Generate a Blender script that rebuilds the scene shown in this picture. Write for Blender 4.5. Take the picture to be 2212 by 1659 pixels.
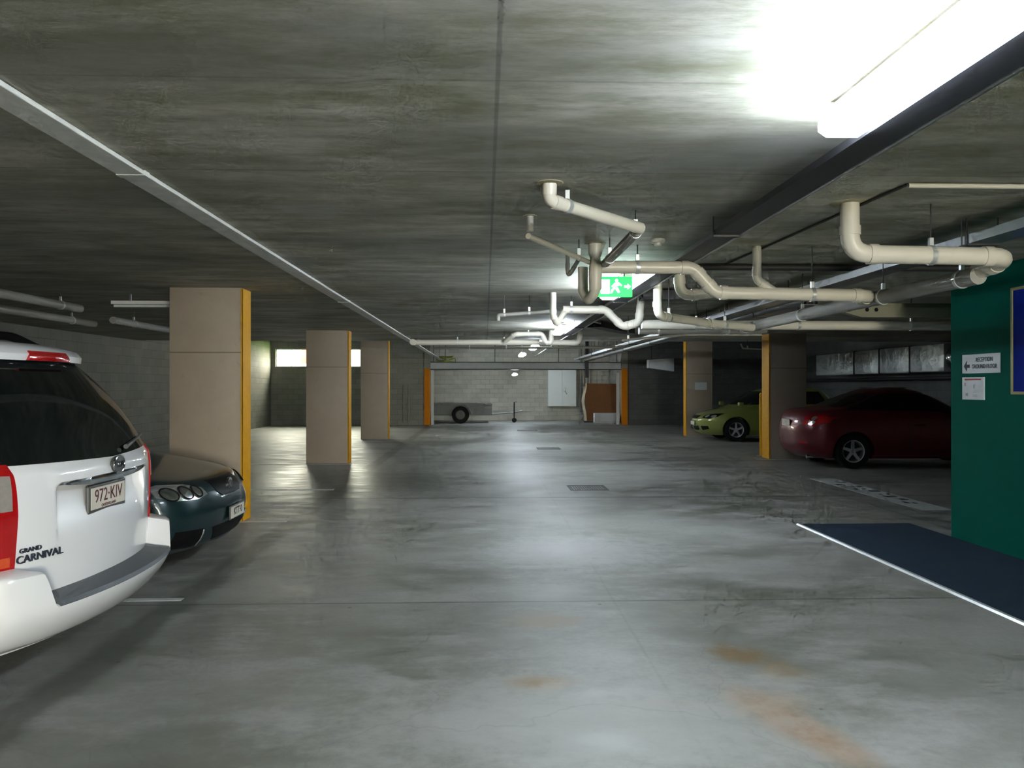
import bpy, bmesh, math, random
from mathutils import Vector, Matrix
random.seed(7)
for o in list(bpy.data.objects): bpy.data.objects.remove(o)
C = bpy.context.scene.collection
PI = math.pi
W, H, FPX = 2212, 1659, 1720.0
EYE = 1.5
YAW, PITCH = math.atan(58/FPX), math.atan(5.5/FPX)
# ---------------------------------------------------------------- camera
cam = bpy.data.cameras.new('camera'); cam.sensor_width = 36; cam.lens = FPX/W*36
cam.clip_start = .05
camo = bpy.data.objects.new('camera', cam); C.objects.link(camo)
FW = Vector((math.sin(YAW)*math.cos(PITCH), math.cos(YAW)*math.cos(PITCH), math.sin(PITCH)))
RT = Vector((math.cos(YAW), -math.sin(YAW), 0)); UP = RT.cross(FW)
CP = Vector((0, 0, EYE))
camo.matrix_world = Matrix(((RT.x, UP.x, -FW.x, CP.x), (RT.y, UP.y, -FW.y, CP.y), (RT.z, UP.z, -FW.z, CP.z), (0, 0, 0, 1)))
bpy.context.scene.camera = camo
# ---------------------------------------------------------------- world, exposure
sc = bpy.context.scene
sc.view_settings.view_transform = 'Standard'; sc.view_settings.look = 'None'
sc.view_settings.gamma = 1; sc.view_settings.use_curve_mapping = False
sc.view_settings.exposure = 1.0
sc.cycles.use_denoising = True
sc.cycles.max_bounces = 5; sc.cycles.diffuse_bounces = 3; sc.cycles.glossy_bounces = 2; sc.cycles.transparent_max_bounces = 4
sc.cycles.caustics_reflective = False; sc.cycles.caustics_refractive = False
sc.cycles.use_adaptive_sampling = True; sc.cycles.adaptive_threshold = .09; sc.cycles.adaptive_min_samples = 12
sc.cycles.sample_clamp_indirect = 8
wd = bpy.data.worlds.new('world'); sc.world = wd; wd.use_nodes = True
wd.node_tree.nodes['Background'].inputs[0].default_value = (1.0, .96, .80, 1)
wd.node_tree.nodes['Background'].inputs[1].default_value = 46.0
LAMP_STRENGTH = 78.0
LAMP_COLOUR = (.79, .89, 1.0)

# pixel -> point on a plane of the place
def ray(px, py): return FW + RT*((px-W/2)/FPX) + UP*((H/2-py)/FPX)
def at_y(px, py, Y): d = ray(px, py); return CP + d*(Y/d.y)
def at_z(px, py, z): d = ray(px, py); return CP + d*((z-EYE)/d.z)
def at_x(px, py, X): d = ray(px, py); return CP + d*(X/d.x)

# ---------------------------------------------------------------- tags
def tag(o, label=None, cat=None, group=None, kind=None):
    if label: o['label'] = label
    if cat: o['category'] = cat
    if group: o['group'] = group
    if kind: o['kind'] = kind
    return o
def thing(name, label, cat, loc=(0, 0, 0), rotz=0, group=None):
    o = bpy.data.objects.new(name, None); C.objects.link(o); o.empty_display_size = .1
    o.location = loc; o.rotation_euler = (0, 0, rotz)
    return tag(o, label, cat, group)
def link(name, me, m=None, parent=None):
    o = bpy.data.objects.new(name, me); C.objects.link(o)
    if m: me.materials.append(m)
    if parent: o.parent = parent
    return o
def mesh(name, verts, faces, m=None, parent=None, smooth=False, angle=None):
    me = bpy.data.meshes.new(name); me.from_pydata([tuple(v) for v in verts], [], faces); me.validate()
    bm = bmesh.new(); bm.from_mesh(me); bmesh.ops.recalc_face_normals(bm, faces=bm.faces[:]); bm.to_mesh(me); bm.free()
    if smooth:
        me.polygons.foreach_set('use_smooth', [True]*len(me.polygons))
        if angle: me.set_sharp_from_angle(angle=math.radians(angle))
    return link(name, me, m, parent)

class MB:
    def __init__(s): s.v = []; s.f = []
    def add(s, v, f):
        k = len(s.v); s.v += [Vector(p) for p in v]; s.f += [tuple(i+k for i in q) for q in f]; return s
    def box(s, x0, x1, y0, y1, z0, z1, b=0):
        if b <= 0:
            v = [(x, y, z) for x in (x0, x1) for y in (y0, y1) for z in (z0, z1)]
            return s.add(v, [(0, 1, 3, 2), (4, 6, 7, 5), (0, 4, 5, 1), (2, 3, 7, 6), (0, 2, 6, 4), (1, 5, 7, 3)])
        bm = bmesh.new(); bmesh.ops.create_cube(bm, size=1)
        for v in bm.verts: v.co = Vector(((x0+x1)/2+v.co.x*(x1-x0), (y0+y1)/2+v.co.y*(y1-y0), (z0+z1)/2+v.co.z*(z1-z0)))
        bmesh.ops.bevel(bm, geom=bm.edges[:], offset=b, segments=2, affect='EDGES', profile=.5)
        bm.verts.ensure_lookup_table(); bm.verts.index_update()
        s.add([v.co for v in bm.verts], [[v.index for v in f.verts] for f in bm.faces]); bm.free(); return s
    def tube(s, pts, r, n=14, cap=True):
        pts = [Vector(p) for p in pts]; rs = r if isinstance(r, list) else [r]*len(pts)
        T = []
        for i in range(len(pts)):
            a = pts[max(i-1, 0)]; b = pts[min(i+1, len(pts)-1)]; T.append((b-a).normalized())
        ref = Vector((0, 0, 1)) if abs(T[0].z) < .9 else Vector((1, 0, 0))
        N = T[0].cross(ref).normalized(); V = []; F = []
        for i, p in enumerate(pts):
            if i: N = (N - T[i]*N.dot(T[i])).normalized()
            B = T[i].cross(N)
            for k in range(n):
                a = 2*PI*k/n; V.append(p + N*math.cos(a)*rs[i] + B*math.sin(a)*rs[i])
        for i in range(len(pts)-1):
            for k in range(n): F.append((i*n+k, i*n+(k+1) % n, (i+1)*n+(k+1) % n, (i+1)*n+k))
        if cap: F.append(tuple(range(n))[::-1]); F.append(tuple(range((len(pts)-1)*n, len(pts)*n)))
        return s.add(V, F)
    def lathe(s, prof, origin=(0, 0, 0), axis='z', n=32, ring=False):
        o = Vector(origin); V = []; F = []
        for (r, h) in prof:
            for k in range(n):
                a = 2*PI*k/n; c, d = r*math.cos(a), r*math.sin(a)
                V.append(o + (Vector((c, d, h)) if axis == 'z' else Vector((c, h, d)) if axis == 'y' else Vector((h, c, d))))
        for i in range(len(prof)-1):
            for k in range(n): F.append((i*n+k, i*n+(k+1) % n, (i+1)*n+(k+1) % n, (i+1)*n+k))
        if ring:
            q = (len(prof)-1)*n
            for k in range(n): F.append((q+k, q+(k+1) % n, (k+1) % n, k))
        else: F.append(tuple(range(n))); F.append(tuple(range((len(prof)-1)*n, len(prof)*n)))
        return s.add(V, F)
    def prism(s, poly, d0, d1, axis='y'):
        n = len(poly); V = []
        for d in (d0, d1):
            for (a, b) in poly: V.append((a, d, b) if axis == 'y' else (d, a, b) if axis == 'x' else (a, b, d))
        F = [(i, (i+1) % n, n+(i+1) % n, n+i) for i in range(n)] + [tuple(range(n)), tuple(range(n, 2*n))]
        return s.add(V, F)
    def build(s, name, m=None, parent=None, smooth=False, angle=40): return mesh(name, s.v, s.f, m, parent, smooth, angle)

# ---------------------------------------------------------------- materials
def nt(name):
    m = bpy.data.materials.new(name); m.use_nodes = True; t = m.node_tree
    return m, t, t.nodes['Principled BSDF']
def nd(t, kind, **kw):
    n = t.nodes.new(kind)
    for k, v in kw.items():
        if k in n.inputs: n.inputs[k].default_value = v
        else: setattr(n, k, v)
    return n
def mix(t, fac, a, b, mode='MIX'):
    n = t.nodes.new('ShaderNodeMix'); n.data_type = 'RGBA'; n.blend_type = mode
    for s, v in ((0, fac), (6, a), (7, b)):
        if hasattr(v, 'links') or hasattr(v, 'is_linked'): t.links.new(v, n.inputs[s])
        else: n.inputs[s].default_value = v if s == 0 else (tuple(v)+(1,) if len(v) == 3 else v)
    return n.outputs[2]
def math_(t, op, a, b=0.0, c=0.0, clamp=False):
    n = t.nodes.new('ShaderNodeMath'); n.operation = op; n.use_clamp = clamp
    for i, v in enumerate((a, b, c)):
        if hasattr(v, 'is_linked'): t.links.new(v, n.inputs[i])
        else: n.inputs[i].default_value = v
    return n.outputs[0]
def ramp(t, v, lo, hi, a=0.0, b=1.0):
    n = t.nodes.new('ShaderNodeMapRange'); n.interpolation_type = 'SMOOTHSTEP'
    t.links.new(v, n.inputs[0])
    for i, x in enumerate((lo, hi, a, b)): n.inputs[i+1].default_value = x
    return n.outputs[0]
def noise(t, vec, scale, detail=4, rough=.6, stretch=(1, 1, 1), off=(0, 0, 0)):
    mp = nd(t, 'ShaderNodeMapping'); mp.inputs['Scale'].default_value = stretch; mp.inputs['Location'].default_value = off
    t.links.new(vec, mp.inputs[0])
    n = nd(t, 'ShaderNodeTexNoise', Scale=scale, Detail=detail, Roughness=rough); t.links.new(mp.outputs[0], n.inputs['Vector'])
    return n.outputs['Fac']
def plain(name, col, rough=.5, metal=0.0, var=.06, coat=0.0, scale=6.0, spec=.5):
    m, t, p = nt(name)
    tc = nd(t, 'ShaderNodeTexCoord'); n = noise(t, tc.outputs['Object'], scale)
    lo = tuple(max(0, c*(1-var*2)) for c in col); hi = tuple(c*(1+var) for c in col)
    t.links.new(mix(t, n, lo, hi), p.inputs['Base Color'])
    p.inputs['Roughness'].default_value = rough; p.inputs['Metallic'].default_value = metal
    p.inputs['Coat Weight'].default_value = coat; p.inputs['Coat Roughness'].default_value = .04
    p.inputs['Specular IOR Level'].default_value = spec
    return m
def emit(name, col, strength):
    m, t, p = nt(name); p.inputs['Base Color'].default_value = (*[min(1, c) for c in col], 1)
    p.inputs['Emission Color'].default_value = (*col, 1); p.inputs['Emission Strength'].default_value = strength
    return m
def line_mask(t, coord, at, w):   # 1 on the line
    d = math_(t, 'ABSOLUTE', math_(t, 'SUBTRACT', coord, at)); return ramp(t, d, w*.5, w*1.3, 1.0, 0.0)

def floor_material():
    m, t, p = nt('polished_floor_concrete')
    g = nd(t, 'ShaderNodeNewGeometry'); P = g.outputs['Position']
    sp = nd(t, 'ShaderNodeSeparateXYZ'); t.links.new(P, sp.inputs[0]); X, Y = sp.outputs[0], sp.outputs[1]
    big = noise(t, P, .55, 5, .62, (.8, 1.2, 1)); mid = noise(t, P, 2.2, 6, .65, (.7, 1.3, 1), (3, 1, 0)); fine = noise(t, P, 26, 4, .7)
    col = mix(t, ramp(t, big, .36, .64), (.18, .187, .16), (.315, .32, .30))
    col = mix(t, ramp(t, mid, .42, .70), col, (.37, .37, .36))
    col = mix(t, ramp(t, noise(t, P, 1.1, 5, .6, off=(9, 4, 0)), .55, .75, 0, .55), col, (.20, .20, .14))
    col = mix(t, ramp(t, fine, .35, .65, .0, .18), col, (.16, .16, .145))
    # dark tyre-worn bay edge and saw-cut joints
    wob = math_(t, 'MULTIPLY', math_(t, 'SUBTRACT', mid, .5), .25)
    edge = line_mask(t, math_(t, 'ADD', X, wob), -2.12, .13)
    col = mix(t, math_(t, 'MULTIPLY', edge, .55), col, (.07, .075, .06))
    for (ax, at, w, k) in ((Y, 5.55, .014, .6), (Y, 10.75, .035, .7), (Y, 16.0, .04, .55), (Y, 21.5, .06, .5), (X, .9, .01, .12), (X, 4.9, .02, .3)):
        col = mix(t, math_(t, 'MULTIPLY', line_mask(t, ax, at, w), k), col, (.06, .065, .055))
    # a curved dark tyre track
    cx = math_(t, 'SUBTRACT', X, -1.4); cy = math_(t, 'SUBTRACT', Y, 25.5)
    rr = math_(t, 'SQRT', math_(t, 'ADD', math_(t, 'MULTIPLY', cx, cx), math_(t, 'MULTIPLY', math_(t, 'MULTIPLY', cy, cy), .14)))
    arc = math_(t, 'MULTIPLY', line_mask(t, rr, 1.7, .3), ramp(t, Y, 25.5, 23.5))
    col = mix(t, math_(t, 'MULTIPLY', arc, .55), col, (.07, .075, .065))
    # tyre marks swinging into the near right bay
    # rust stains, dark wet floor, pale wear and a painted lamp reflection
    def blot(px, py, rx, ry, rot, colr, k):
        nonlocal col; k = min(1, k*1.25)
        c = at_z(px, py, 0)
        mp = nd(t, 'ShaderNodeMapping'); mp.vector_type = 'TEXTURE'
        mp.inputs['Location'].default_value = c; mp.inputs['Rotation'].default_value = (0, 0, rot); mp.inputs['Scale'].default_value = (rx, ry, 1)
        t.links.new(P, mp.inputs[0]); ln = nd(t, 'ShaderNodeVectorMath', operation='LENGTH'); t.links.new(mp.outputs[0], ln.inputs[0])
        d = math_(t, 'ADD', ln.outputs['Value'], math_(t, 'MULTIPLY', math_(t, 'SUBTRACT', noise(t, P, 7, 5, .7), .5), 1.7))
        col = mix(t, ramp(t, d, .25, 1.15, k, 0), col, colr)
    blot(1715, 1565, .17, .55, .35, (.30, .145, .045), .75)
    blot(1665, 1520, .22, .22, 0, (.36, .22, .10), .45)
    blot(1600, 1415, .18, .24, .8, (.22, .135, .045), .7)
    blot(1690, 1450, .16, .16, 0, (.34, .23, .10), .35)
    blot(1165, 1475, .22, .13, 0, (.27, .18, .07), .8)
    blot(1180, 1340, .30, .20, 0, (.33, .28, .19), .55)
    blot(1430, 1520, .30, .05, 0, (.34, .29, .20), .3)
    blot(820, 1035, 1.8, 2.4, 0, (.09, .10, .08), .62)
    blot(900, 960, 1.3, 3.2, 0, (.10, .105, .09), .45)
    blot(1250, 1190, 1.0, .9, 0, (.44, .44, .45), .5)  # broad lamp reflection on the floor, painted as a pale patch
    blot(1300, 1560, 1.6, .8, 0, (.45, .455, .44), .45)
    # little chips
    vo = nd(t, 'ShaderNodeTexVoronoi', Scale=1.7); t.links.new(P, vo.inputs['Vector'])
    col = mix(t, ramp(t, vo.outputs['Distance'], .018, .03, .6, 0), col, (.04, .04, .04))
    # crazing
    vc = nd(t, 'ShaderNodeTexVoronoi', Scale=.45, feature='DISTANCE_TO_EDGE')
    wv = nd(t, 'ShaderNodeVectorMath', operation='ADD'); t.links.new(P, wv.inputs[0])
    nz = nd(t, 'ShaderNodeTexNoise', Scale=1.5, Detail=4); t.links.new(P, nz.inputs['Vector']); t.links.new(nz.outputs['Color'], wv.inputs[1])
    t.links.new(wv.outputs[0], vc.inputs['Vector'])
    col = mix(t, ramp(t, vc.outputs['Distance'], .0, .006, .14, 0), col, (.08, .08, .07))
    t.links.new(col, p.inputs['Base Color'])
    mp = nd(t, 'ShaderNodeMapping'); mp.vector_type = 'TEXTURE'
    c = at_z(760, 1030, 0); mp.inputs['Location'].default_value = c; mp.inputs['Scale'].default_value = (3.2, 3.2, 1); t.links.new(P, mp.inputs[0])
    ln = nd(t, 'ShaderNodeVectorMath', operation='LENGTH'); t.links.new(mp.outputs[0], ln.inputs[0])
    t.links.new(math_(t, 'MULTIPLY', ramp(t, mid, .3, .7, .44, .60), ramp(t, ln.outputs['Value'], .3, 1.2, .80, 1.0)), p.inputs['Roughness'])
    p.inputs['Specular IOR Level'].default_value = .5
    b = nd(t, 'ShaderNodeBump', Strength=.12, Distance=.004); t.links.new(mid, b.inputs['Height']); t.links.new(b.outputs[0], p.inputs['Normal'])
    return m
def ceiling_material():
    m, t, p = nt('board_marked_ceiling_concrete')
    g = nd(t, 'ShaderNodeNewGeometry'); P = g.outputs['Position']
    sp = nd(t, 'ShaderNodeSeparateXYZ'); t.links.new(P, sp.inputs[0]); X, Y = sp.outputs[0], sp.outputs[1]
    big = noise(t, P, .8, 5, .6, (.55, 1.5, 1)); streak = noise(t, P, 2.4, 7, .74, (.65, 2.2, 1)); patch = noise(t, P, 1.3, 3, .5, (1, 1, 1), (5, 2, 0))
    col = mix(t, ramp(t, streak, .32, .70), (.31, .30, .21), (.64, .62, .55))
    col = mix(t, ramp(t, big, .35, .65, 0, .65), col, (.20, .20, .16))
    col = mix(t, ramp(t, patch, .56, .70, 0, .4), col, (.38, .38, .37))
    col = mix(t, ramp(t, noise(t, P, 1.7, 4, .6, (.7, 1.6, 1), (1, 7, 2)), .55, .72, 0, .5), col, (.13, .13, .055))
    wob = math_(t, 'MULTIPLY', math_(t, 'SUBTRACT', streak, .5), .05)
    col = mix(t, math_(t, 'MULTIPLY', line_mask(t, math_(t, 'ADD', X, wob), .04, .05), .3), col, (.33, .33, .31))
    col = mix(t, math_(t, 'MULTIPLY', line_mask(t, X, .045, .009), .40), col, (.05, .05, .045))
    for (y, k) in ((2.86, .22), (4.08, .38), (5.3, .15), (7.1, .4), (9.6, .2), (12.1, .2)):
        col = mix(t, math_(t, 'MULTIPLY', line_mask(t, Y, y, .008), k), col, (.06, .06, .055))
    t.links.new(col, p.inputs['Base Color']); p.inputs['Roughness'].default_value = .75
    b = nd(t, 'ShaderNodeBump', Strength=.25, Distance=.01); t.links.new(streak, b.inputs['Height']); t.links.new(b.outputs[0], p.inputs['Normal'])
    return m
def block_material(name, horiz, tint=(1, 1, 1)):
    m, t, p = nt(name)
    g = nd(t, 'ShaderNodeNewGeometry'); P = g.outputs['Position']
    sp = nd(t, 'ShaderNodeSeparateXYZ'); t.links.new(P, sp.inputs[0])
    cb = nd(t, 'ShaderNodeCombineXYZ'); t.links.new(sp.outputs[0 if horiz == 'x' else 1], cb.inputs[0]); t.links.new(sp.outputs[2], cb.inputs[1])
    br = nd(t, 'ShaderNodeTexBrick', Scale=1.0); br.inputs['Brick Width'].default_value = .4; br.inputs['Row Height'].default_value = .2
    br.inputs['Mortar Size'].default_value = .007; br.inputs['Mortar Smooth'].default_value = .3
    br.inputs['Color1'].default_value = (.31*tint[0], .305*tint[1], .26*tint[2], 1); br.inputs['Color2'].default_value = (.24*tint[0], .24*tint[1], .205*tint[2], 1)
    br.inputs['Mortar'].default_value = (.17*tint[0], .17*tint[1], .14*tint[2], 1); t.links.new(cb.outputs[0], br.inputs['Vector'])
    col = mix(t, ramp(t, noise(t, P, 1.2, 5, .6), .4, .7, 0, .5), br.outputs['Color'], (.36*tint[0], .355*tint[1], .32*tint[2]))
    t.links.new(col, p.inputs['Base Color']); p.inputs['Roughness'].default_value = .8
    b = nd(t, 'ShaderNodeBump', Strength=.5, Distance=.006); t.links.new(br.outputs['Fac'], b.inputs['Height']); b.invert = True; t.links.new(b.outputs[0], p.inputs['Normal'])
    return m
def pillar_material():
    m, t, p = nt('beige_pillar_paint')
    g = nd(t, 'ShaderNodeNewGeometry'); P = g.outputs['Position']
    sp = nd(t, 'ShaderNodeSeparateXYZ'); t.links.new(P, sp.inputs[0])
    n = noise(t, P, 3.2, 6, .7); n2 = noise(t, P, 9, 4, .7, off=(3, 3, 3))
    col = mix(t, n, (.35, .285, .225), (.45, .375, .30))
    col = mix(t, ramp(t, n2, .62, .75, 0, .25), col, (.20, .17, .12))
    col = mix(t, math_(t, 'MULTIPLY', line_mask(t, sp.outputs[2], 1.88, .006), .75), col, (.09, .07, .05))
    t.links.new(col, p.inputs['Base Color']); p.inputs['Roughness'].default_value = .6
    b = nd(t, 'ShaderNodeBump', Strength=.15, Distance=.004); t.links.new(n, b.inputs['Height']); t.links.new(b.outputs[0], p.inputs['Normal'])
    return m
def carpet_material():
    m, t, p = nt('navy_carpet')
    tc = nd(t, 'ShaderNodeTexCoord'); n = noise(t, tc.outputs['Object'], 160, 2, .6); n2 = noise(t, tc.outputs['Object'], 3, 4, .6)
    col = mix(t, n, (.010, .020, .042), (.038, .060, .095)); col = mix(t, ramp(t, n2, .4, .7, 0, .3), col, (.03, .055, .07))
    t.links.new(col, p.inputs['Base Color']); p.inputs['Roughness'].default_value = .95; p.inputs['Specular IOR Level'].default_value = .1
    b = nd(t, 'ShaderNodeBump', Strength=.6, Distance=.003); t.links.new(n, b.inputs['Height']); t.links.new(b.outputs[0], p.inputs['Normal'])
    return m
def foil_material():
    m, t, p = nt('crinkled_silver_foil')
    tc = nd(t, 'ShaderNodeTexCoord'); vo = nd(t, 'ShaderNodeTexVoronoi', Scale=3.2); t.links.new(tc.outputs['Object'], vo.inputs['Vector'])
    n = noise(t, tc.outputs['Object'], 7, 5, .6)
    p.inputs['Base Color'].default_value = (.70, .74, .74, 1); p.inputs['Metallic'].default_value = .45; p.inputs['Roughness'].default_value = .38
    b = nd(t, 'ShaderNodeBump', Strength=.8, Distance=.03); t.links.new(vo.outputs['Distance'], b.inputs['Height'])
    b2 = nd(t, 'ShaderNodeBump', Strength=.6, Distance=.02); t.links.new(n, b2.inputs['Height']); t.links.new(b.outputs[0], b2.inputs['Normal']); t.links.new(b2.outputs[0], p.inputs['Normal'])
    return m
def glass_material():
    m, t, p = nt('clear_window_glass')
    for n in list(t.nodes):
        if n.type == 'BSDF_PRINCIPLED': t.nodes.remove(n)
    tr = nd(t, 'ShaderNodeBsdfTransparent'); tr.inputs[0].default_value = (.95, .97, .95, 1)
    gl = nd(t, 'ShaderNodeBsdfGlossy'); gl.inputs['Roughness'].default_value = .03
    lw = nd(t, 'ShaderNodeLayerWeight', Blend=.15); ms = nd(t, 'ShaderNodeMixShader')
    t.links.new(lw.outputs['Facing'], ms.inputs[0]); t.links.new(tr.outputs[0], ms.inputs[1]); t.links.new(gl.outputs[0], ms.inputs[2])
    t.links.new(ms.outputs[0], t.nodes['Material Output'].inputs[0]); return m
M = dict(
    floor=floor_material(), ceiling=ceiling_material(), block_x=block_material('grey_block_wall', 'x'), block_y=block_material('grey_block_side_wall', 'y'),
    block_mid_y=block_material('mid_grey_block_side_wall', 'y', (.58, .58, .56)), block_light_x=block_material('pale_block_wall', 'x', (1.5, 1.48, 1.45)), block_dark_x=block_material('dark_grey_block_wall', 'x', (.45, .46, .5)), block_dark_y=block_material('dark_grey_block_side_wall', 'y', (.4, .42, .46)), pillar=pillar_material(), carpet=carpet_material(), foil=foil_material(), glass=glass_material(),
    yellow=plain('yellow_safety_paint', (.80, .38, .0), .55, var=.10, spec=.2, scale=14), orange=plain('orange_safety_paint', (.75, .24, .0), .55, var=.1, spec=.2),
    pvc=plain('cream_pvc', (.66, .62, .53), .35, var=.04), pvc_dark=plain('grey_and_shaded_pvc', (.34, .33, .30), .4), steel=plain('galvanised_steel', (.42, .44, .45), .35, .9, .1),  # pvc_dark serves grey pipes and also cream pvc in shade
    dark_steel=plain('dark_cable_tray_steel', (.022, .022, .026), .5, .2), clamp=plain('zinc_clamp', (.7, .72, .72), .3, .6), rod=plain('dark_threaded_rod', (.05, .05, .05), .5, .4),
    black=plain('black_plastic', (.006, .006, .007), .5, spec=.12), rubber=plain('tyre_rubber', (.014, .014, .015), .8, spec=.2), trunk=plain('pale_trunking', (.80, .80, .76), .6, var=.16, scale=9),
    white_paint=plain('white_line_paint', (.62, .64, .64), .6, var=.12, scale=20), panel=plain('light_grey_enamel', (.70, .74, .72), .4, var=.03),
    green=plain('green_wall_paint', (.0004, .112, .082), .65, var=.06, scale=1.2, spec=.05), navy=plain('blue_sign_face', (.002, .018, .28), .7, var=.05, spec=.1), frame=plain('brass_frame', (.30, .29, .13), .4, .3),
    sign=plain('white_sign_face', (.62, .66, .70), .5, var=.03), ink=plain('dark_ink', (.02, .03, .05), .6), red_ink=plain('red_ink', (.42, .05, .06), .6),
    grate=plain('grate_iron', (.045, .047, .05), .55, .4), white_car=plain('white_car_paint', (.80, .81, .84), .30, 0, .01, 1.0), teal_car=plain('dark_teal_car_paint', (.010, .030, .036), .28, .35, .08, .55),
    red_car=plain('dark_red_car_paint', (.12, .002, .010), .35, .2, .06, .5), lime_car=plain('lime_green_car_paint', (.27, .32, .07), .32, .15, .05, 1.0),
    tint=plain('black_tinted_glass', (.004, .006, .006), .06, 0, .02, spec=.6), chrome=plain('chrome', (.62, .66, .70), .12, 1.0, .02), tail_red=plain('red_lamp_lens', (.42, .004, .006), .12, 0, .1, 1.0, 30),
    tail_amber=plain('orange_lamp_lens', (.60, .07, .01), .15, 0, .1, 1.0, 30), tail_clear=plain('clear_lamp_lens', (.38, .34, .32), .12, .2, .12, 1.0, 40), headlamp=plain('headlamp_lens', (.62, .66, .70), .16, .8, .15, 1.0, 25),
    bumper_pad=plain('grey_bumper_pad', (.085, .10, .115), .5, var=.08, scale=30), plate=plain('cream_number_plate', (.66, .62, .54), .45, var=.04), plate_ink=plain('maroon_plate_ink', (.10, .02, .03), .5),
    plate_frame=plain('grey_plate_frame', (.08, .085, .085), .45), alloy=plain('alloy_wheel', (.62, .63, .64), .35, .25, .04), brown=plain('brown_board', (.20, .075, .018), .75, var=.12, scale=3),
    cream_edge=plain('pale_board_edge', (.62, .53, .38), .7), styro=plain('white_polystyrene', (.62, .64, .67), .8, var=.05), galv=plain('trailer_zinc', (.19, .195, .18), .6, .2, .12),
    detector=plain('white_detector_plastic', (.72, .70, .62), .5), trim=plain('aluminium_trim', (.72, .74, .74), .35, .5), foliage=plain('yellow_green_cable_wrap', (.25, .27, .05), .6), cable=plain('black_cable', (.02, .02, .02), .6),
    lamp=emit('lit_tube_diffuser', LAMP_COLOUR, LAMP_STRENGTH), lamp_low=emit('lit_added_dim_lens', LAMP_COLOUR, LAMP_STRENGTH*.2), lamp_body=plain('lamp_body_white', (.75, .75, .75), .5), exit_green=emit('lit_exit_green', (.02, .80, .09), 1.5), exit_white=emit('lit_exit_white', (.85, 1, .9), 5.0),
    spot=emit('emergency_spot', (.95, 1, 1), 14.0), beam=plain('white_painted_steel', (.62, .65, .66), .5, var=.08), plaster=plain('ceiling_patch_plaster', (.42, .38, .25), .85, var=.2, scale=20),
    seam=plain('body_shut_line', (.03, .03, .035), .6), grass=plain('outside_lawn', (.10, .22, .04), .9), ext_red=plain('red_outdoor_sign', (.55, .03, .03), .6),
)

def text(body, size, m, parent, origin, xd, up, depth=.002, name='lettering', align='CENTER', squash=1.0):
    cu = bpy.data.curves.new(name, 'FONT'); cu.body = body; cu.size = size; cu.extrude = depth; cu.align_x = align; cu.align_y = 'CENTER'
    tmp = bpy.data.objects.new('tmp_text', cu); C.objects.link(tmp)
    me = bpy.data.meshes.new_from_object(tmp.evaluated_get(bpy.context.evaluated_depsgraph_get())); bpy.data.objects.remove(tmp)
    me.name = name; me.materials.clear(); xd, up = Vector(xd).normalized(), Vector(up).normalized(); nn = xd.cross(up)
    for v in me.vertices: v.co = Vector(origin) + xd*(v.co.x*squash) + up*v.co.y + nn*v.co.z
    return link(name, me, m, parent)

# ================================================================= THE SHELL
ZC, YS, ZU, YB, YW = 2.6, 19.3, 3.3, 35.4, 31.0
XL, XR = -8.25, 11.9
def struct(name, mb, m): return tag(mb.build(name, m), kind='structure')
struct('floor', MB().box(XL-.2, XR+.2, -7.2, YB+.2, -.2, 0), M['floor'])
struct('ceiling', MB().box(XL-.2, XR+.2, -7.2, YS, ZC, ZU+.2), M['ceiling'])
struct('ceiling_upper', MB().box(XL-.2, XR+.2, YS, YW+.2, ZU, ZU+.2).box(-2.56, 6.2, YW+.2, YB+.2, ZU, ZU+.2), M['ceiling'])
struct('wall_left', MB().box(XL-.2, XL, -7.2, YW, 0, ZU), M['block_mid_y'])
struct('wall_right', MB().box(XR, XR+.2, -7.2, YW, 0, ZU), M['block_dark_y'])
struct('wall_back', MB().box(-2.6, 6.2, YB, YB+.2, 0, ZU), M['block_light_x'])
struct('wall_front', MB().box(XL-.2, 2.4, -7.2, -7.0, 0, ZC).box(4.5, XR+.2, -7.2, -7.0, 0, ZC).box(2.4, 4.5, -7.2, -7.0, 2.25, ZC), M['block_x'])  # unseen opening added to let daylight onto the pillar fronts
ep = bpy.data.lights.new('added_front_daylight', 'AREA'); ep.shape = 'RECTANGLE'; ep.size = 2.1; ep.size_y = 2.25; ep.cycles.is_portal = True  # portal for the added, unseen front opening
eo = bpy.data.objects.new('added_front_daylight', ep); C.objects.link(eo); eo.location = (3.45, -7.25, 1.125); eo.rotation_euler = (PI/2, 0, 0)
struct('ground_added_opening', MB().box(-6, 12, -20, -7.2, -.2, -.01), M['floor'])  # unseen ground outside the added opening
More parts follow.
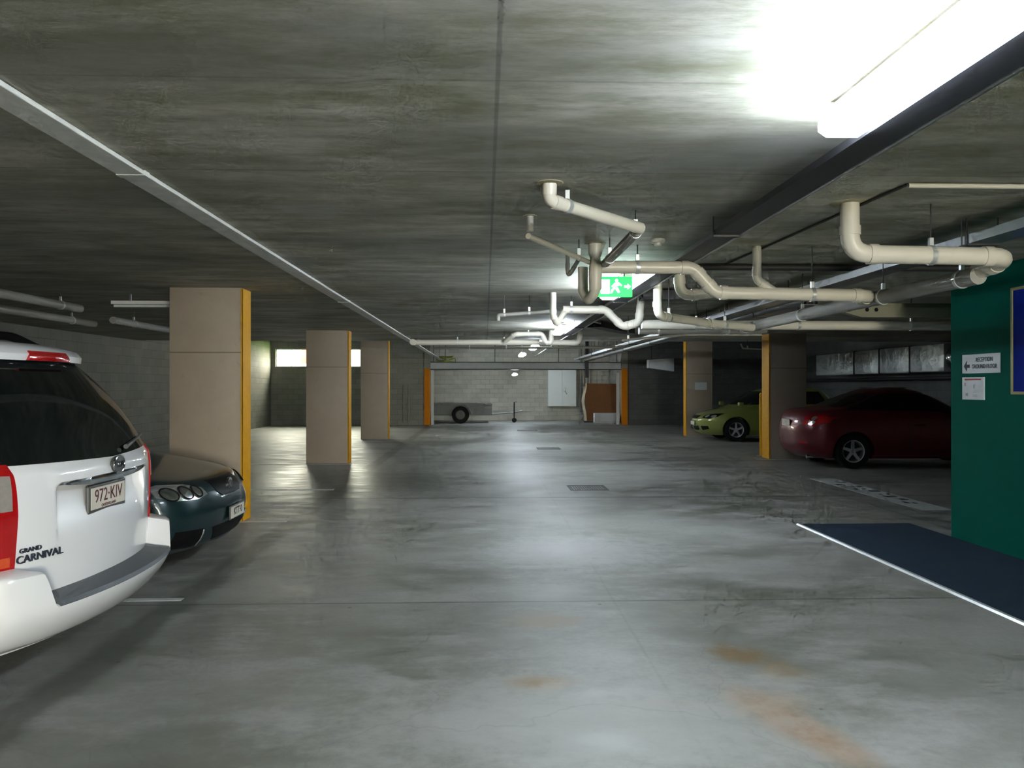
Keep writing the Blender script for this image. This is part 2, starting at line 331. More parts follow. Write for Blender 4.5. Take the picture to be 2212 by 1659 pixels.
# left back wall with two high window openings
wins = [(at_y(595, 770, YW).x, at_y(663, 770, YW).x), (-6.15, at_y(779, 770, YW).x)]
wz0, wz1 = 2.26, 2.95
b = MB(); xs = [XL-.2, wins[0][0], wins[0][1], wins[1][0], wins[1][1], -2.36]
b.box(xs[0], xs[5], YW, YW+.2, 0, wz0); b.box(xs[0], xs[5], YW, YW+.2, wz1, ZU)
for i in (0, 2, 4): b.box(xs[i], xs[i+1], YW, YW+.2, wz0, wz1)
struct('wall_back_left', b, M['block_x'])
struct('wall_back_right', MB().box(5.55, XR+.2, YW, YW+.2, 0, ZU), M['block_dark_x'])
struct('wall_recess_left', MB().box(-2.56, -2.36, YW+.2, YB, 0, ZU), M['block_y'])
struct('wall_recess_right', MB().box(5.55, 5.75, YW+.2, YB, 0, ZU), M['block_y'])
for i, (a, c) in enumerate(wins):
    root = bpy.data.objects.new('window_%d' % (i+1), None); C.objects.link(root); tag(root, kind='structure')
    f = MB()
    f.box(a, c, YW+.08, YW+.13, wz0, wz0+.035).box(a, c, YW+.08, YW+.13, wz1-.035, wz1).box(a, a+.035, YW+.08, YW+.13, wz0+.035, wz1-.035).box(c-.035, c, YW+.08, YW+.13, wz0+.035, wz1-.035)
    mx = (a+c)/2; f.box(mx-.012, mx+.012, YW+.08, YW+.13, wz0+.035, wz1-.035)
    f.build('window_frame', M['beam'], root); MB().box(a+.03, c-.03, YW+.10, YW+.106, wz0+.03, wz1-.03).build('window_pane', M['glass'], root)
    pl = bpy.data.lights.new('window_daylight', 'AREA'); pl.shape = 'RECTANGLE'; pl.size = c-a; pl.size_y = wz1-wz0; pl.cycles.is_portal = True
    po = bpy.data.objects.new('window_daylight', pl); C.objects.link(po); po.location = ((a+c)/2, YW+.3, (wz0+wz1)/2); po.rotation_euler = (-PI/2, 0, 0)
struct('ground_outside', MB().box(-14, -2.7, YW+.3, YW+14, 1.7, 1.8), M['grass'])
g = thing('outdoor_notice', 'small red notice outside seen through the high left window', 'sign', (wins[0][1]-.22, YW+1.0, 1.8))
MB().box(-.02, .02, -.02, .02, 0, .7).build('post', M['dark_steel'], g); MB().box(-.22, .28, -.045, -.02, .6, 1.3).build('board', M['ext_red'], g)

# lobby enclosure with green walls
LX, LY = 4.62, 7.75
struct('wall_lobby', MB().box(LX, LX+.15, -2.0, LY, 0, ZC).box(LX+.15, LX+4.0, LY-.15, LY, 0, ZC), M['green'])

# ---------------------------------------------------------------- pillars
def pillar(x0, w, y0, dep, side, label, z1, m='yellow', name='concrete_pillar', strip=None):
    root = thing(name, label, 'pillar', (x0 if side > 0 else x0, y0, 0), 0, 'concrete pillars beside the driveway')
    xa, xb = (-w, 0) if side > 0 else (0, w)     # the aisle-facing edge is local x = 0
    MB().box(xa, xb, 0, dep, 0, z1, .008).build('pillar_shaft', M['pillar'], root, True)
    s = MB(); e = .006*side
    y = MB(); lo, hi = sorted((0, e))
    y.box(lo, hi, -.006, dep, 0, z1-.01)
    cw = strip or .012; lo, hi = sorted((e, -cw*side)); y.box(lo, hi, -.006, 0, 0, z1-.01)
    y.build('yellow_edge_guard', M[m], root)
    return root
pillar(-2.70, .80, 8.95, .30, 1, 'beige pillar with yellow edge behind the dark teal sedan, nearest on left', ZC)
pillar(-2.67, .82, 15.65, .32, 1, 'second beige pillar on left, standing before the bright high windows', ZC)
pillar(-2.76, .78, 22.8, .32, 1, 'third pillar on left, farthest and dimmest of the left row', ZU)
pillar(5.88, .78, 16.3, .42, -1, 'shadowed pillar with yellow face between the green and dark red cars', ZC, strip=.015)
pillar(6.05, .80, 23.8, .30, -1, 'far right pillar with small white notice behind the lime green hatchback', ZU)
# short yellow bollard guard beside the right pillar
p0 = at_z(1646, 985, 0)
g = thing('yellow_bollard', 'slim waist high yellow bollard just left of the right pillar', 'bollard', (p0.x, p0.y, 0))
MB().lathe([(.001, 0), (.055, 0), (.055, 1.33), (.045, 1.36), (.001, 1.37)], n=20).build('post', M['yellow'], g, True)
MB().lathe([(.001, 0), (.10, 0), (.10, .012), (.001, .014)], n=20).build('base_plate', M['steel'], g, True)
# orange end posts of the recess
for (xa, xb, lab) in ((-2.36, -2.13, 'orange painted post at left end of the recess beside the trailer'), (5.32, 5.56, 'orange painted post at right end of the recess beside the brown board')):
    o = thing('orange_post', lab, 'post', ((xa+xb)/2, YW-.1, 0), 0, 'orange posts of the back recess')
    hw = (xb-xa)/2; MB().box(-hw, hw, 0, .12, 0, 2.2, .01).build('post_face', M['orange'], o)
    MB().box(-hw, hw, 0, .14, 2.2, ZU-.004).build('post_top', M['block_x'], o)

# ---------------------------------------------------------------- floor paint, carpet, grates
p = [at_z(1730, 1138, 0), at_z(2073, 1128, 0)]
cy1 = (p[0].y+p[1].y)/2; cx0 = p[0].x
g = thing('carpet', 'navy blue carpet with pale metal edge trim in front of the green wall', 'carpet', (cx0, 0, 0))
MB().box(.03, LX-cx0, -2.0, cy1, 0, .012).build('carpet_pile', M['carpet'], g)
MB().prism([(0, 0), (.035, 0), (.035, .016), (.012, .014)], -2.0, cy1+.02, 'y').build('edge_trim', M['trim'], g)
def line(label, x0, x1, y, w=.07):
    o = MB().box(x0, x1, y-w/2, y+w/2, 0, .0025).build('bay_line', M['white_paint']); tag(o, label, 'painted line', 'painted bay lines')
line('white bay line stub on floor beside the white people mover', -8, -2.13, at_z(300, 1296, 0).y)
line('white bay line at foot of the nearest left pillar', -8, -2.2, at_z(560, 1127, 0).y)
line('faint white bay line between the first and second left pillars', -8, -2.2, at_z(660, 1058, 0).y, .10)
line('white bay line at foot of the second left pillar', -8, -2.3, 15.5, .08)
line('white bay line at foot of the yellow faced right pillar', 5.55, 11, 16.2, .09)
line('white bay line at foot of the far right pillar', 5.1, 11, 23.7, .10)
# painted stencil strip: pale band with dark broken lettering
a0, a1 = at_z(1757, 1034, 0), at_z(1992, 1103, 0)
g = thing('painted_bay_label', 'white painted strip with worn dark lettering on floor before the red sedan', 'floor marking', (a1.x, a1.y, 0))
L = a0.y-a1.y; MB().box(0, .40, 0, L, 0, .003).build('white_band', M['white_paint'], g)
mk = MB(); rnd = random.Random(3); yy = .55
for k in range(9):
    for q in range(3):
        x = .06+rnd.random()*.26; ww = .03+rnd.random()*.05; y_ = yy+rnd.random()*.12
        MB().box(x, x+ww, y_, y_+.03+rnd.random()*.08, .003, .0045).build('worn_letter', M['ink'], g)
    yy += (L-.9)/9
for (px, py0, py1, pw, lab) in ((1269, 1048, 1060, 82, 'nearest square iron drain grate in driveway floor'), (1185, 966, 972, 50, 'middle iron drain grate in driveway floor'), (1139, 928, 932, 43, 'farthest iron drain grate, before the back recess')):
    c0 = at_z(px, (py0+py1)/2, 0); hw = pw/FPX*c0.y/2; hy = hw
    g = thing('drain_grate', lab, 'drain grate', (c0.x, c0.y, 0), 0, 'drain grates along the driveway')
    f = MB().box(-hw, hw, -hy, -hy+.03, 0, .006).box(-hw, hw, hy-.03, hy, 0, .006).box(-hw, -hw+.03, -hy+.03, hy-.03, 0, .006).box(hw-.03, hw, -hy+.03, hy-.03, 0, .006)
    f.build('grate_frame', M['grate'], g)
    s = MB(); n = 14
    for k in range(n): x = -hw+.03+(2*hw-.06)*(k+.5)/n; s.box(x-.011, x+.011, -hy+.03, hy-.03, 0, .004)
    s.build('grate_bars', M['grate'], g)

# ---------------------------------------------------------------- ceiling services
o = thing('cable_trunking', 'long flat pale trunking running along the ceiling on the left', 'trunking', (-1.80, 0, ZC))
b = MB(); y = -5.0
MB().box(-.07, .07, -5, 32.0, -.024, -.002, .004).build('trunking_body', M['trunk'], o)
for k in range(4): MB().box(-.073, .073, -2+k*6.1, -1.94+k*6.1, -.027, -.001).build('joint_cover', M['trunk'], o)
for k in range(4): MB().tube([(0, 20.5+k*3.6, -.002), (0, 20.5+k*3.6, ZU-ZC)], .006, 6).build('trunking_hanger', M['rod'], o)
# cable tray beside the lamps
def tray(label, x0, x1, z, y0, y1, m='dark_steel', h=.05, name='cable_tray', hang=3.0):
    g = thing(name, label, 'cable tray', ((x0+x1)/2, y0, z)); w = (x1-x0)/2; L = y1-y0
    MB().box(-w, w, 0, L, 0, .004).box(-w, -w+.004, 0, L, .004, h).box(w-.004, w, 0, L, .004, h).build('tray_channel', M[m], g)
    MB().tube([(-w*.4, 0, .022), (-w*.4, L, .022)], .016, 8).tube([(.0, 0, .02), (0, L, .02)], .014, 8).tube([(w*.4, 0, .024), (w*.4, L, .024)], .018, 8).build('cables', M['cable'], g, True)
    n = int(L/hang)
    for k in range(n):
        yy = (k+.5)*L/n; top = (ZC if y0+yy < YS else ZU)-z
        MB().box(-w-.008, w+.008, yy-.018, yy+.018, -.012, 0).tube([(-w-.004, yy, 0), (-w-.004, yy, top)], .005, 6).tube([(w+.004, yy, 0), (w+.004, yy, top)], .005, 6).build('tray_hanger', M['rod'], g)
    return g
tray('dark cable tray running beside the row of ceiling lamps', 1.48, 1.635, 2.478, -5, 15.2, h=.035, hang=4.0)
tray('grey steel cable tray above the right hand drain pipes', 3.14, 3.34, 2.43, 0.5, 28, 'steel', .06)
tray('second grey cable tray, further right over the car bays', 3.72, 3.90, 2.46, 9.2, 30, 'steel', .06)
def cross_tray(label, a, c, w=.09, h=.10):
    a, c = Vector(a), Vector(c); d = (c-a); L = d.length; g = thing('cable_tray', label, 'cable tray', a, math.atan2(d.y, d.x))
    MB().box(0, L, -w, w, 0, .004).box(0, L, -w, -w+.004, .004, h).box(0, L, w-.004, w, .004, h).build('tray_channel', M['dark_steel'], g)
    MB().tube([(0, 0, .03), (L, 0, .03)], .022, 8).build('cables', M['cable'], g, True)
    for k in (.3, .8): MB().tube([(L*k, w+.006, 0), (L*k, w+.006, ZC-a.z)], .005, 6).build('tray_hanger', M['rod'], g)
cross_tray('short black cable tray branching right just past the third lamp', (1.80, 13.08, 2.478), (2.66, 14.7, 2.478), .12)
cross_tray('short black cable tray branching right behind the exit sign', (1.76, 8.95, 2.478), (2.35, 8.95, 2.478), .12)
def straight(name, label, cat, a, c, r, m, group=None, n=10):
    a, c = Vector(a), Vector(c); o = MB().tube([a-a, c-a], r, n).build(name, M[m], None, True); o.location = a; return tag(o, label, cat, group)
straight('conduit', 'thin grey conduit on the ceiling right of the long cable tray', 'conduit', (1.74, -5, 2.57), (1.74, 28, 2.57), .012, 'pvc_dark', 'conduits along the ceiling')
straight('conduit', 'shiny conduit running tight against the right side of the long cable tray', 'conduit', (1.675, -5, 2.50), (1.675, 15.2, 2.50), .014, 'steel', 'conduits along the ceiling')
straight('conduit', 'grey conduit running just above and right of the shiny conduit', 'conduit', (1.705, -5, 2.545), (1.705, 19, 2.545), .016, 'pvc_dark', 'conduits along the ceiling')
q = at_z(1962, 401, ZC-.02); straight('conduit', 'short white conduit crossing the ceiling at top right', 'conduit', (q.x, q.y, ZC-.02), (4.6, q.y, ZC-.02), .013, 'pvc', 'conduits along the ceiling')
q2 = at_z(1700, 497, ZC-.015); straight('conduit', 'thin dark cable along ceiling leading from the white conduit end', 'conduit', (q.x, q.y, ZC-.012), (q2.x+.05, 7.0, ZC-.012), .008, 'cable', 'conduits along the ceiling')
straight('conduit', 'dark pipe crossing the ceiling above the right drain pipes', 'conduit', (1.9, 7.05, ZC-.032), (4.6, 7.05, ZC-.032), .03, 'cable', 'conduits along the ceiling')

# ---------------------------------------------------------------- lamps
def lamp(xc, yend, zb, label, length=1.22):
    g = thing('ceiling_lamp', label, 'lamp', (xc, yend-length, zb), 0, 'fluorescent lamps along the driveway ceiling')
    zt = (ZC if yend < YS else ZU)-zb
    MB().box(-.045, .045, .0, length, .085, .118).build('lamp_body', M['lamp_body'], g)
    MB().prism([(-.045, .088), (.045, .088), (.090, .060), (.090, .022), (.065, .004), (-.065, .004), (-.090, .022), (-.090, .060)], .012, length-.012).build('diffuser', M['lamp'], g)
    MB().box(-.062, .062, .014, length-.014, 0, .0035).build('added_dim_lens', M['lamp_low'], g)  # dimmer plate added underneath so less light reaches the floor
    for yy in (.2, length-.2): MB().tube([(0, yy, .115), (0, yy, zt)], .008, 8).build('suspension_rod', M['steel'], g)
lamp(1.365, -3.2, 2.455, 'ceiling lamp behind the viewpoint, nearest the front wall')
lamp(1.365, 3.02, 2.455, 'dazzling ceiling lamp at top right, nearest in view')
lamp(1.355, 8.75, 2.455, 'ceiling lamp glowing behind the green exit sign')
lamp(1.34, 14.75, 2.455, 'third ceiling lamp, shining behind the far drain trap')
lamp(1.215, 20.4, 2.43, 'fourth ceiling lamp, small and just past the far white pipes')
lamp(1.16, 25.6, 2.45, 'fifth ceiling lamp, farthest hanging one before the back recess')

# ---------------------------------------------------------------- drain pipes
def fillet(pts, bend):
    pts = [Vector(p) for p in pts]; out = [pts[0]]; marks = []
    for i in range(1, len(pts)-1):
        a, b_, c = pts[i-1], pts[i], pts[i+1]; u = (a-b_); v = (c-b_)
        th = PI-u.angle(v); t = min(bend*math.tan(th/2)+.001, u.length*.45, v.length*.45)
        p0_, p1_ = b_+u.normalized()*t, b_+v.normalized()*t
        n = max(4, int(th/.2))
        for k in range(n+1):
            s = k/n; out.append(p0_*(1-s)**2 + b_*2*s*(1-s) + p1_*s*s)
        if th > .3: marks += [(p0_, u.normalized()), (p1_, v.normalized())]
    out.append(pts[-1]); return out, marks
def pipe(label, pts, r, m='pvc', hangers=(), bend=None, collars=True, flange=False, endcap=False, group='cream drain pipes under the ceiling', name='drain_pipe'):
    pts = [Vector(p) for p in pts]; org = pts[0].copy(); pts = [p-org for p in pts]
    path, marks = fillet(pts, bend or r*2.2)
    g = thing(name, label, 'pipe', org, 0, group)
    MB().tube(path, r, 20).build('pipe_run', M[m], g, True)
    if collars:
        for (c, d) in marks: MB().tube([c-d*.01, c+d*.045], r*1.12, 20).build('coupling', M[m], g, True)
    if flange:
        MB().lathe([(.001, -.004), (r*2.0, -.004), (r*2.1, 0), (.001, 0)], (0, 0, ZC-org.z), n=20).build('ceiling_patch', M['plaster'], g, True)
    if endcap: d = (pts[-1]-pts[-2]).normalized(); MB().tube([pts[-1]-d*.06, pts[-1]+d*.01], r*1.14, 20).build('end_cap', M[m], g, True)
    for (i, s) in hangers:
        c = pts[i].lerp(pts[i+1], s); d = (pts[i+1]-pts[i]).normalized(); top = (ZC if (c+org).y < YS else ZU)-org.z
        h = MB().tube([c-d*.014, c+d*.014], r*1.10, 20).build('hanger_clamp', M['clamp'], g, True)
        MB().box(c.x-.012, c.x+.012, c.y-.012, c.y+.012, c.z+r, c.z+r+.05).build('clamp_nut', M['clamp'], h)
        MB().tube([(c.x, c.y, c.z+r+.05), (c.x, c.y, top)], .004, 6).build('hanger_rod', M['rod'], h)
    return g
# nearest right pipe with vertical drop
Y1 = 4.70
a = at_y(1836, 548, Y1)
pipe('thick cream pipe dropping from ceiling then running right, nearest of all', [(a.x, Y1, ZC), (a.x, Y1, a.z), (at_y(2184, 556, Y1).x, Y1, a.z-.015), (at_y(2184, 556, Y1).x-.02, Y1+.30, a.z-.06)], .055, hangers=((1, .50),), flange=True)
XM = 3.06
pipe('cream main pipe running away from the green wall corner', [(XM+.07, 4.95, 2.205), (XM, 9.3, 2.19)], .057, 'pvc_dark', hangers=((0, .04), (0, .27), (0, .62)), endcap=True)  # shade on this cream pipe is put into its darker pvc colour
Y2 = 6.15
F0 = at_y(1284, 577, Y2); C0 = at_y(1545, 632, Y2)
pipe('cream pipe from the drain trap stepping down to the right main', [(F0.x+.02, Y2, F0.z), (at_y(1497, 577, Y2).x, Y2, F0.z), (C0.x, Y2, C0.z), (XM-.03, Y2, C0.z-.02), (XM-.01, Y2+.22, C0.z-.02)], .050, hangers=((0, .42), (2, .62)))
tx = F0.x
pipe('cream drain trap hanging like a deep cup before the exit sign', [(tx, Y2-.05, ZC), (tx, Y2-.05, 2.23), (tx-.04, Y2+.07, 2.17), (tx-.07, Y2+.15, 2.25), (tx-.07, Y2+.15, F0.z+.02)], .040, flange=True, bend=.07, collars=False)
tp = [o for o in bpy.data.objects if o.get('label') == 'cream drain trap hanging like a deep cup before the exit sign'][0]
MB().lathe([(.041, 0), (.054, 0), (.054, -.075), (.041, -.105)], (0, 0, -.002), n=24).build('coupling', M['pvc'], tp, True)
MB().lathe([(.041, -.15), (.050, -.185), (.052, -.24), (.0515, -.245), (.050, -.25), (.050, -.345), (.041, -.36)], (0, 0, 0), n=24).build('coupling', M['pvc'], tp, True)
a = at_y(1633, 525, Y2+.02)
pipe('cream pipe drop joining the horizontal pipe left of the main', [(a.x, Y2, ZC), (a.x, Y2, 2.33), (a.x+.13, Y2, C0.z+.015)], .034, flange=True)
g0 = at_z(1187, 395, ZC)
g1, g2 = at_z(1232, 434, 2.50), at_z(1384, 492, 2.47)
pipe('cream pipe bending out of a ceiling hole and slanting to the right', [(g0.x, g0.y, ZC), (g0.x, g0.y+.02, 2.51), (g2.x, g2.y, 2.465)], .036, hangers=((1, .18),), flange=True, bend=.12)
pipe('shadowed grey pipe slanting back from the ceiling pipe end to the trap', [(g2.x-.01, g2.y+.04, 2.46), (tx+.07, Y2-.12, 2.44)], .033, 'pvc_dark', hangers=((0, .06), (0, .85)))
h0 = at_z(1145, 466, ZC)
pipe('short narrow pipe stub with winged clamp, left of the ceiling pipes', [(h0.x, h0.y, ZC), (h0.x, h0.y, 2.50)], .022, flange=True, hangers=())
pipe('narrow pale pipe slanting from the stub to the drain trap', [(h0.x-.01, h0.y+.03, 2.475), (tx-.04, Y2-.02, 2.46)], .019, hangers=((0, .8),), group='cream drain pipes under the ceiling')
v0, v1, v2 = at_y(1226, 578, 6.5), at_y(1229, 602, 6.5), at_y(1250, 572, 6.4)
pipe('small dark V shaped pipe offset left of the drain trap', [(v0.x, 6.5, ZC), (v0.x, 6.5, v1.z), (v2.x, 6.4, v2.z+.04)], .017, 'pvc_dark', bend=.03)
Y3 = 7.98
a = at_y(1421, 600, Y3); bb = at_y(1428, 682, Y3); cc = at_y(1532, 692, 8.6)
pipe('cream pipe drop right of the exit sign bending toward the main', [(a.x, Y3, ZC), (a.x, Y3, bb.z), (cc.x, 8.6, 2.19), (XM-.07, 8.8, 2.16)], .045, flange=True, hangers=((1, .2), (2, .35)))
Y4 = 9.5
zt = at_y(1500, 703, Y4).z
pipe('long cream pipe crossing the right bays behind the green wall', [(at_y(1386, 700, Y4).x, Y4, zt+.01), (9.2, Y4, zt-.01)], .056, hangers=((0, .09), (0, .26), (0, .45)))
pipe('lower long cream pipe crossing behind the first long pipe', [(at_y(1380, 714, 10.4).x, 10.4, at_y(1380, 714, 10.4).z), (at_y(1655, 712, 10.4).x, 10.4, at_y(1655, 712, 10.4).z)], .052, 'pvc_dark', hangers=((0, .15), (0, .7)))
pipe('thin white conduit pipe strung across under the long pipes', [(at_y(1345, 757, 12.5).x, 12.5, at_y(1345, 735, 12.5).z), (at_y(1480, 723, 11.2).x, 11.2, at_y(1480, 723, 11.2).z), (at_y(1645, 725, 11.2).x, 11.2, at_y(1645, 723, 11.2).z)], .018, collars=False, hangers=((0, .1), (1, .5)))
# silver elbow behind the step pipe
a = at_y(1468, 620, 7.0)
pipe('shiny short pipe elbow below the step of the cream pipe', [(a.x, 7.0, ZC), (a.x, 7.0, at_y(1468, 640, 7.0).z), (a.x+.32, 7.0, at_y(1530, 632, 7.0).z)], .048, 'pvc')
# far beam with two holes
a, c = at_y(1805, 657, 8.9), at_y(2150, 686, 8.9)
g = thing('steel_joist', 'dull yellow steel joist with two round holes behind the right pipes', 'joist', (a.x, 8.9, c.z))
MB().prism([(0, .16), (c.x-a.x+1, .16), (c.x-a.x+1, 0), (.30, 0), (.12, .05)], 0, .10).build('joist_web', plain('dull_cream_steel', (.25, .24, .17), .6), g)
for k in (0, 1): MB().lathe([(.001, 0), (.022, 0), (.022, -.003), (.001, -.003)], (at_y(1873+k*20, 669, 8.9).x-a.x, 0, at_y(1873, 669, 8.9).z-c.z), 'y', 16).build('round_hole', M['black'], g)
# second cluster
Y5 = 9.6
I0 = at_y(1216, 669, Y5); I2 = at_y(1350, 706, Y5)
pipe('cream pipe of the middle cluster stepping down beyond the exit sign', [(I0.x, Y5, I0.z), (at_y(1308, 668, Y5).x, Y5, I0.z), (I2.x-.03, Y5, I2.z), (at_y(1382, 690, Y5-.2).x, Y5-.15, I2.z+.04), (at_y(1386, 650, Y5-.2).x, Y5-.2, ZC)], .047, hangers=((0, .2),), bend=.09)
pipe('white drain trap of the middle cluster with a tall neck', [(at_y(1195, 620, 9.3).x, 9.3, ZC), (at_y(1195, 650, 9.3).x, 9.3, I0.z-.10), (at_y(1203, 690, 9.4).x, 9.42, at_y(1203, 700, 9.4).z), (I0.x+.02, Y5, I0.z-.02), (I0.x+.04, Y5, I0.z)], .036, bend=.05)
pipe('narrow pipe branching left from the middle cluster', [(at_y(1076, 700, Y5).x, Y5, at_y(1076, 690, Y5).z), (at_y(1076, 680, Y5).x, Y5, at_y(1076, 681, Y5).z), (at_y(1188, 673, Y5).x, Y5, at_y(1188, 673, Y5).z)], .022, 'pvc_dark', hangers=((1, .12), (1, .6)), bend=.05)
# far cluster
Y6 = 15.8
zz = at_y(1000, 740, Y6).z
pipe('long white pipe crossing the left half of the ceiling edge', [(at_y(893, 740, Y6).x, Y6-.22, zz), (at_y(893, 740, Y6).x, Y6, zz), (at_y(1165, 739, Y6).x, Y6, zz+.01)], .055, hangers=((1, .35), (1, .72)), bend=.08)
pipe('white pipe continuing right of the far trap and curling upward', [(at_y(1188, 742, Y6).x, Y6, zz), (at_y(1251, 740, Y6).x, Y6, zz), (at_y(1254, 718, Y6).x, Y6, ZC)], .052, bend=.12)
pipe('white looped far trap below the third lamp', [(at_y(1092, 733, Y6-.1).x, Y6-.1, zz+.03), (at_y(1112, 722, Y6-.3).x, Y6-.3, at_y(1112, 722, Y6-.3).z), (at_y(1171, 721, Y6-.3).x, Y6-.3, at_y(1171, 721, Y6-.3).z), (at_y(1178, 742, Y6-.3).x, Y6-.3, at_y(1178, 740, Y6-.3).z), (at_y(1190, 742, Y6-.3).x, Y6-.3, at_y(1190, 740, Y6-.3).z), (at_y(1191, 700, Y6-.3).x, Y6-.3, ZC)], .046, bend=.09, hangers=((1, .5),))
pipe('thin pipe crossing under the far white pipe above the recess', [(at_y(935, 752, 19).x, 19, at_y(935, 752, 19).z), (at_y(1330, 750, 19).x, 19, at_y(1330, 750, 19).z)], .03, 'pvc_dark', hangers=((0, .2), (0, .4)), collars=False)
# left bay pipes
for (x, y0, y1, z, lab) in ((-5.0, 7.0, 10.0, 2.46, 'dim pipe under the left bay ceiling, nearest the driveway'), (-5.15, 11.2, 14.5, 2.42, 'dim pipe under the left bay ceiling, beyond the nearest one'), (-5.6, 7.5, 11.6, 2.40, 'dim pipe under the left bay ceiling, nearest the side wall')):
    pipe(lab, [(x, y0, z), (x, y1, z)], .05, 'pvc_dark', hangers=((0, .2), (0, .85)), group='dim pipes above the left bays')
a, c = at_y(243, 663, 9.6), at_y(372, 663, 9.6)
g = thing('unlit_lamp', 'unlit white tube lamp on ceiling left of the nearest pillar', 'lamp', (a.x, 9.6, a.z))
MB().box(0, 1.22, -.04, .04, .03, .07).build('lamp_body', M['lamp_body'], g); MB().tube([(.02, 0, .012), (1.2, 0, .012)], .016, 10).build('tube', M['panel'], g, True)
MB().box(.2, .22, -.01, .01, .07, ZC-a.z).box(1.0, 1.02, -.01, .01, .07, ZC-a.z).build('bracket', M['steel'], g)
# white conduit loop under right bay ceiling
a = at_y(1600, 748, 18.5)
pipe('white bent conduit under the ceiling between the two right pillars', [(a.x, 18.5, a.z+.06), (a.x+.05, 18.5, a.z-.05), (at_y(1645, 757, 18.5).x, 18.5, a.z-.07)], .018, hangers=((1, .25),), bend=.03, collars=False, group='conduits along the ceiling')

# ---------------------------------------------------------------- exit sign, detector
a, c = at_y(1283, 597, 7.0), at_y(1366, 641, 7.0)
g = thing('exit_sign', 'lit green exit sign with white running figure hanging from ceiling', 'sign', ((a.x+c.x)/2, 7.0, c.z)); hw = (c.x-a.x)/2; hh = a.z-c.z
MB().box(-hw, hw, 0, .04, 0, hh, .004).build('sign_box', M['exit_green'], g)
fg = MB()
def P2(pts): fg.prism([(x*hh, z*hh) for x, z in pts], -.003, 0)
P2([(-.62, .15), (-.18, .15), (-.18, .85), (-.62, .85)])                      # doorway
P2([(.12, .50), (.30, .55), (.24, .70), (.06, .68)]); P2([(.08, .50), (.22, .46), (.34, .22), (.26, .18), (.12, .36)]); P2([(.0, .30), (.14, .46), (.08, .52), (-.08, .36), (-.14, .18), (-.06, .16)])
P2([(.24, .66), (.40, .52), (.44, .57), (.26, .72)]); P2([(.06, .66), (-.08, .52), (-.04, .47), (.12, .60)])
P2([(.17+.075*math.cos(k*PI/6), .80+.075*math.sin(k*PI/6)) for k in range(12)])
P2([(.55, .45), (.72, .45), (.72, .36), (.88, .5), (.72, .64), (.72, .55), (.55, .55)])
fg.build('running_figure', M['exit_white'], g)
MB().tube([(-hw*.6, .02, hh), (-hw*.6, .02, ZC-c.z)], .006, 8).tube([(hw*.6, .02, hh), (hw*.6, .02, ZC-c.z)], .006, 8).build('hanging_rods', M['steel'], g)
q = at_z(1421, 517, ZC)
o = MB().lathe([(.001, 0), (.052, 0), (.055, -.012), (.048, -.026), (.030, -.030), (.028, -.046), (.001, -.050)], n=28).build('smoke_detector', M['detector'], None, True); o.location = (q.x, q.y, ZC); tag(o, 'round white smoke detector on ceiling beside the cable tray', 'smoke detector')

# ---------------------------------------------------------------- signs on the green wall
def wall_sign(name, label, x0, y0, x1, y1, m, cat='sign', frame=None):
    a, c = at_x(x0, y0, LX), at_x(x1, y1, LX)
    g = thing(name, label, cat, (LX, (a.y+c.y)/2, (a.z+c.z)/2)); hy = abs(a.y-c.y)/2; hz = abs(a.z-c.z)/2
    MB().box(-.012, 0, -hy, hy, -hz, hz, .002).build('board', M[m], g)
    if frame: MB().box(-.022, 0, -hy-.03, -hy, -hz-.03, hz+.03).box(-.022, 0, hy, hy+.03, -hz-.03, hz+.03).box(-.022, 0, -hy, hy, -hz-.03, -hz).box(-.022, 0, -hy, hy, hz, hz+.03).build('frame', M[frame], g)
    return g, hy, hz
g, hy, hz = wall_sign('direction_sign', 'white sign with left arrow and two lines of text on green wall', 2081, 767, 2162, 805, 'sign')
text('RECEPTION', .056, M['ink'], g, (-.0125, -.06, .035), (0, -1, 0), (0, 0, 1), .0015, squash=.85)
text('GROUND FLOOR', .056, M['ink'], g, (-.0125, -.06, -.028), (0, -1, 0), (0, 0, 1), .0015, squash=.85)
ar = MB(); ar.prism([(hy-.03, -.02), (hy-.075, .03), (hy-.075, -.005), (hy-.12, -.005), (hy-.12, -.035), (hy-.075, -.035), (hy-.075, -.07)], -.0145, -.012, 'x'); ar.build('arrow', M['ink'], g)
g, hy, hz = wall_sign('paper_notice', 'white paper notice with red heading below the arrow sign', 2081, 815, 2128, 864, 'sign', 'notice')
MB().box(-.0135, -.012, -hy*.75, hy*.75, hz*.72, hz*.86).build('red_heading', M['red_ink'], g)
d = MB()
for k, (yy, z_, w_, h_) in enumerate(((.7, .35, .12, .3), (-.1, .15, .06, .35), (.55, -.55, .2, .25), (-.3, -.35, .5, .03), (-.2, -.6, .4, .03), (-.2, -.72, .4, .03))):
    d.box(-.0135, -.012, (yy-w_/2)*hy, (yy+w_/2)*hy, (z_-h_/2)*hz, (z_+h_/2)*hz)
d.build('printed_marks', plain('grey_print', (.33, .34, .36), .7), g)
a = at_x(2192, 628, LX); c = at_x(2192, 846, LX)
zt_, zb_ = a.z, 1.5-(846-835)/FPX*a.y
g = thing('blue_notice_board', 'large royal blue board with thin brass frame at right edge', 'notice board', (LX, a.y-.45, (zt_+zb_)/2)); hz = (zt_-zb_)/2; hy = .45
MB().box(-.015, 0, -hy, hy, -hz, hz).build('board', M['navy'], g)
MB().box(-.025, 0, -hy-.02, -hy, -hz-.025, hz+.025).box(-.025, 0, hy, hy+.02, -hz-.025, hz+.025).box(-.025, 0, -hy, hy, -hz-.025, -hz).box(-.025, 0, -hy, hy, hz, hz+.025).build('frame', M['frame'], g)
a, c = at_y(1501, 826, 23.79), at_y(1527, 842, 23.79)
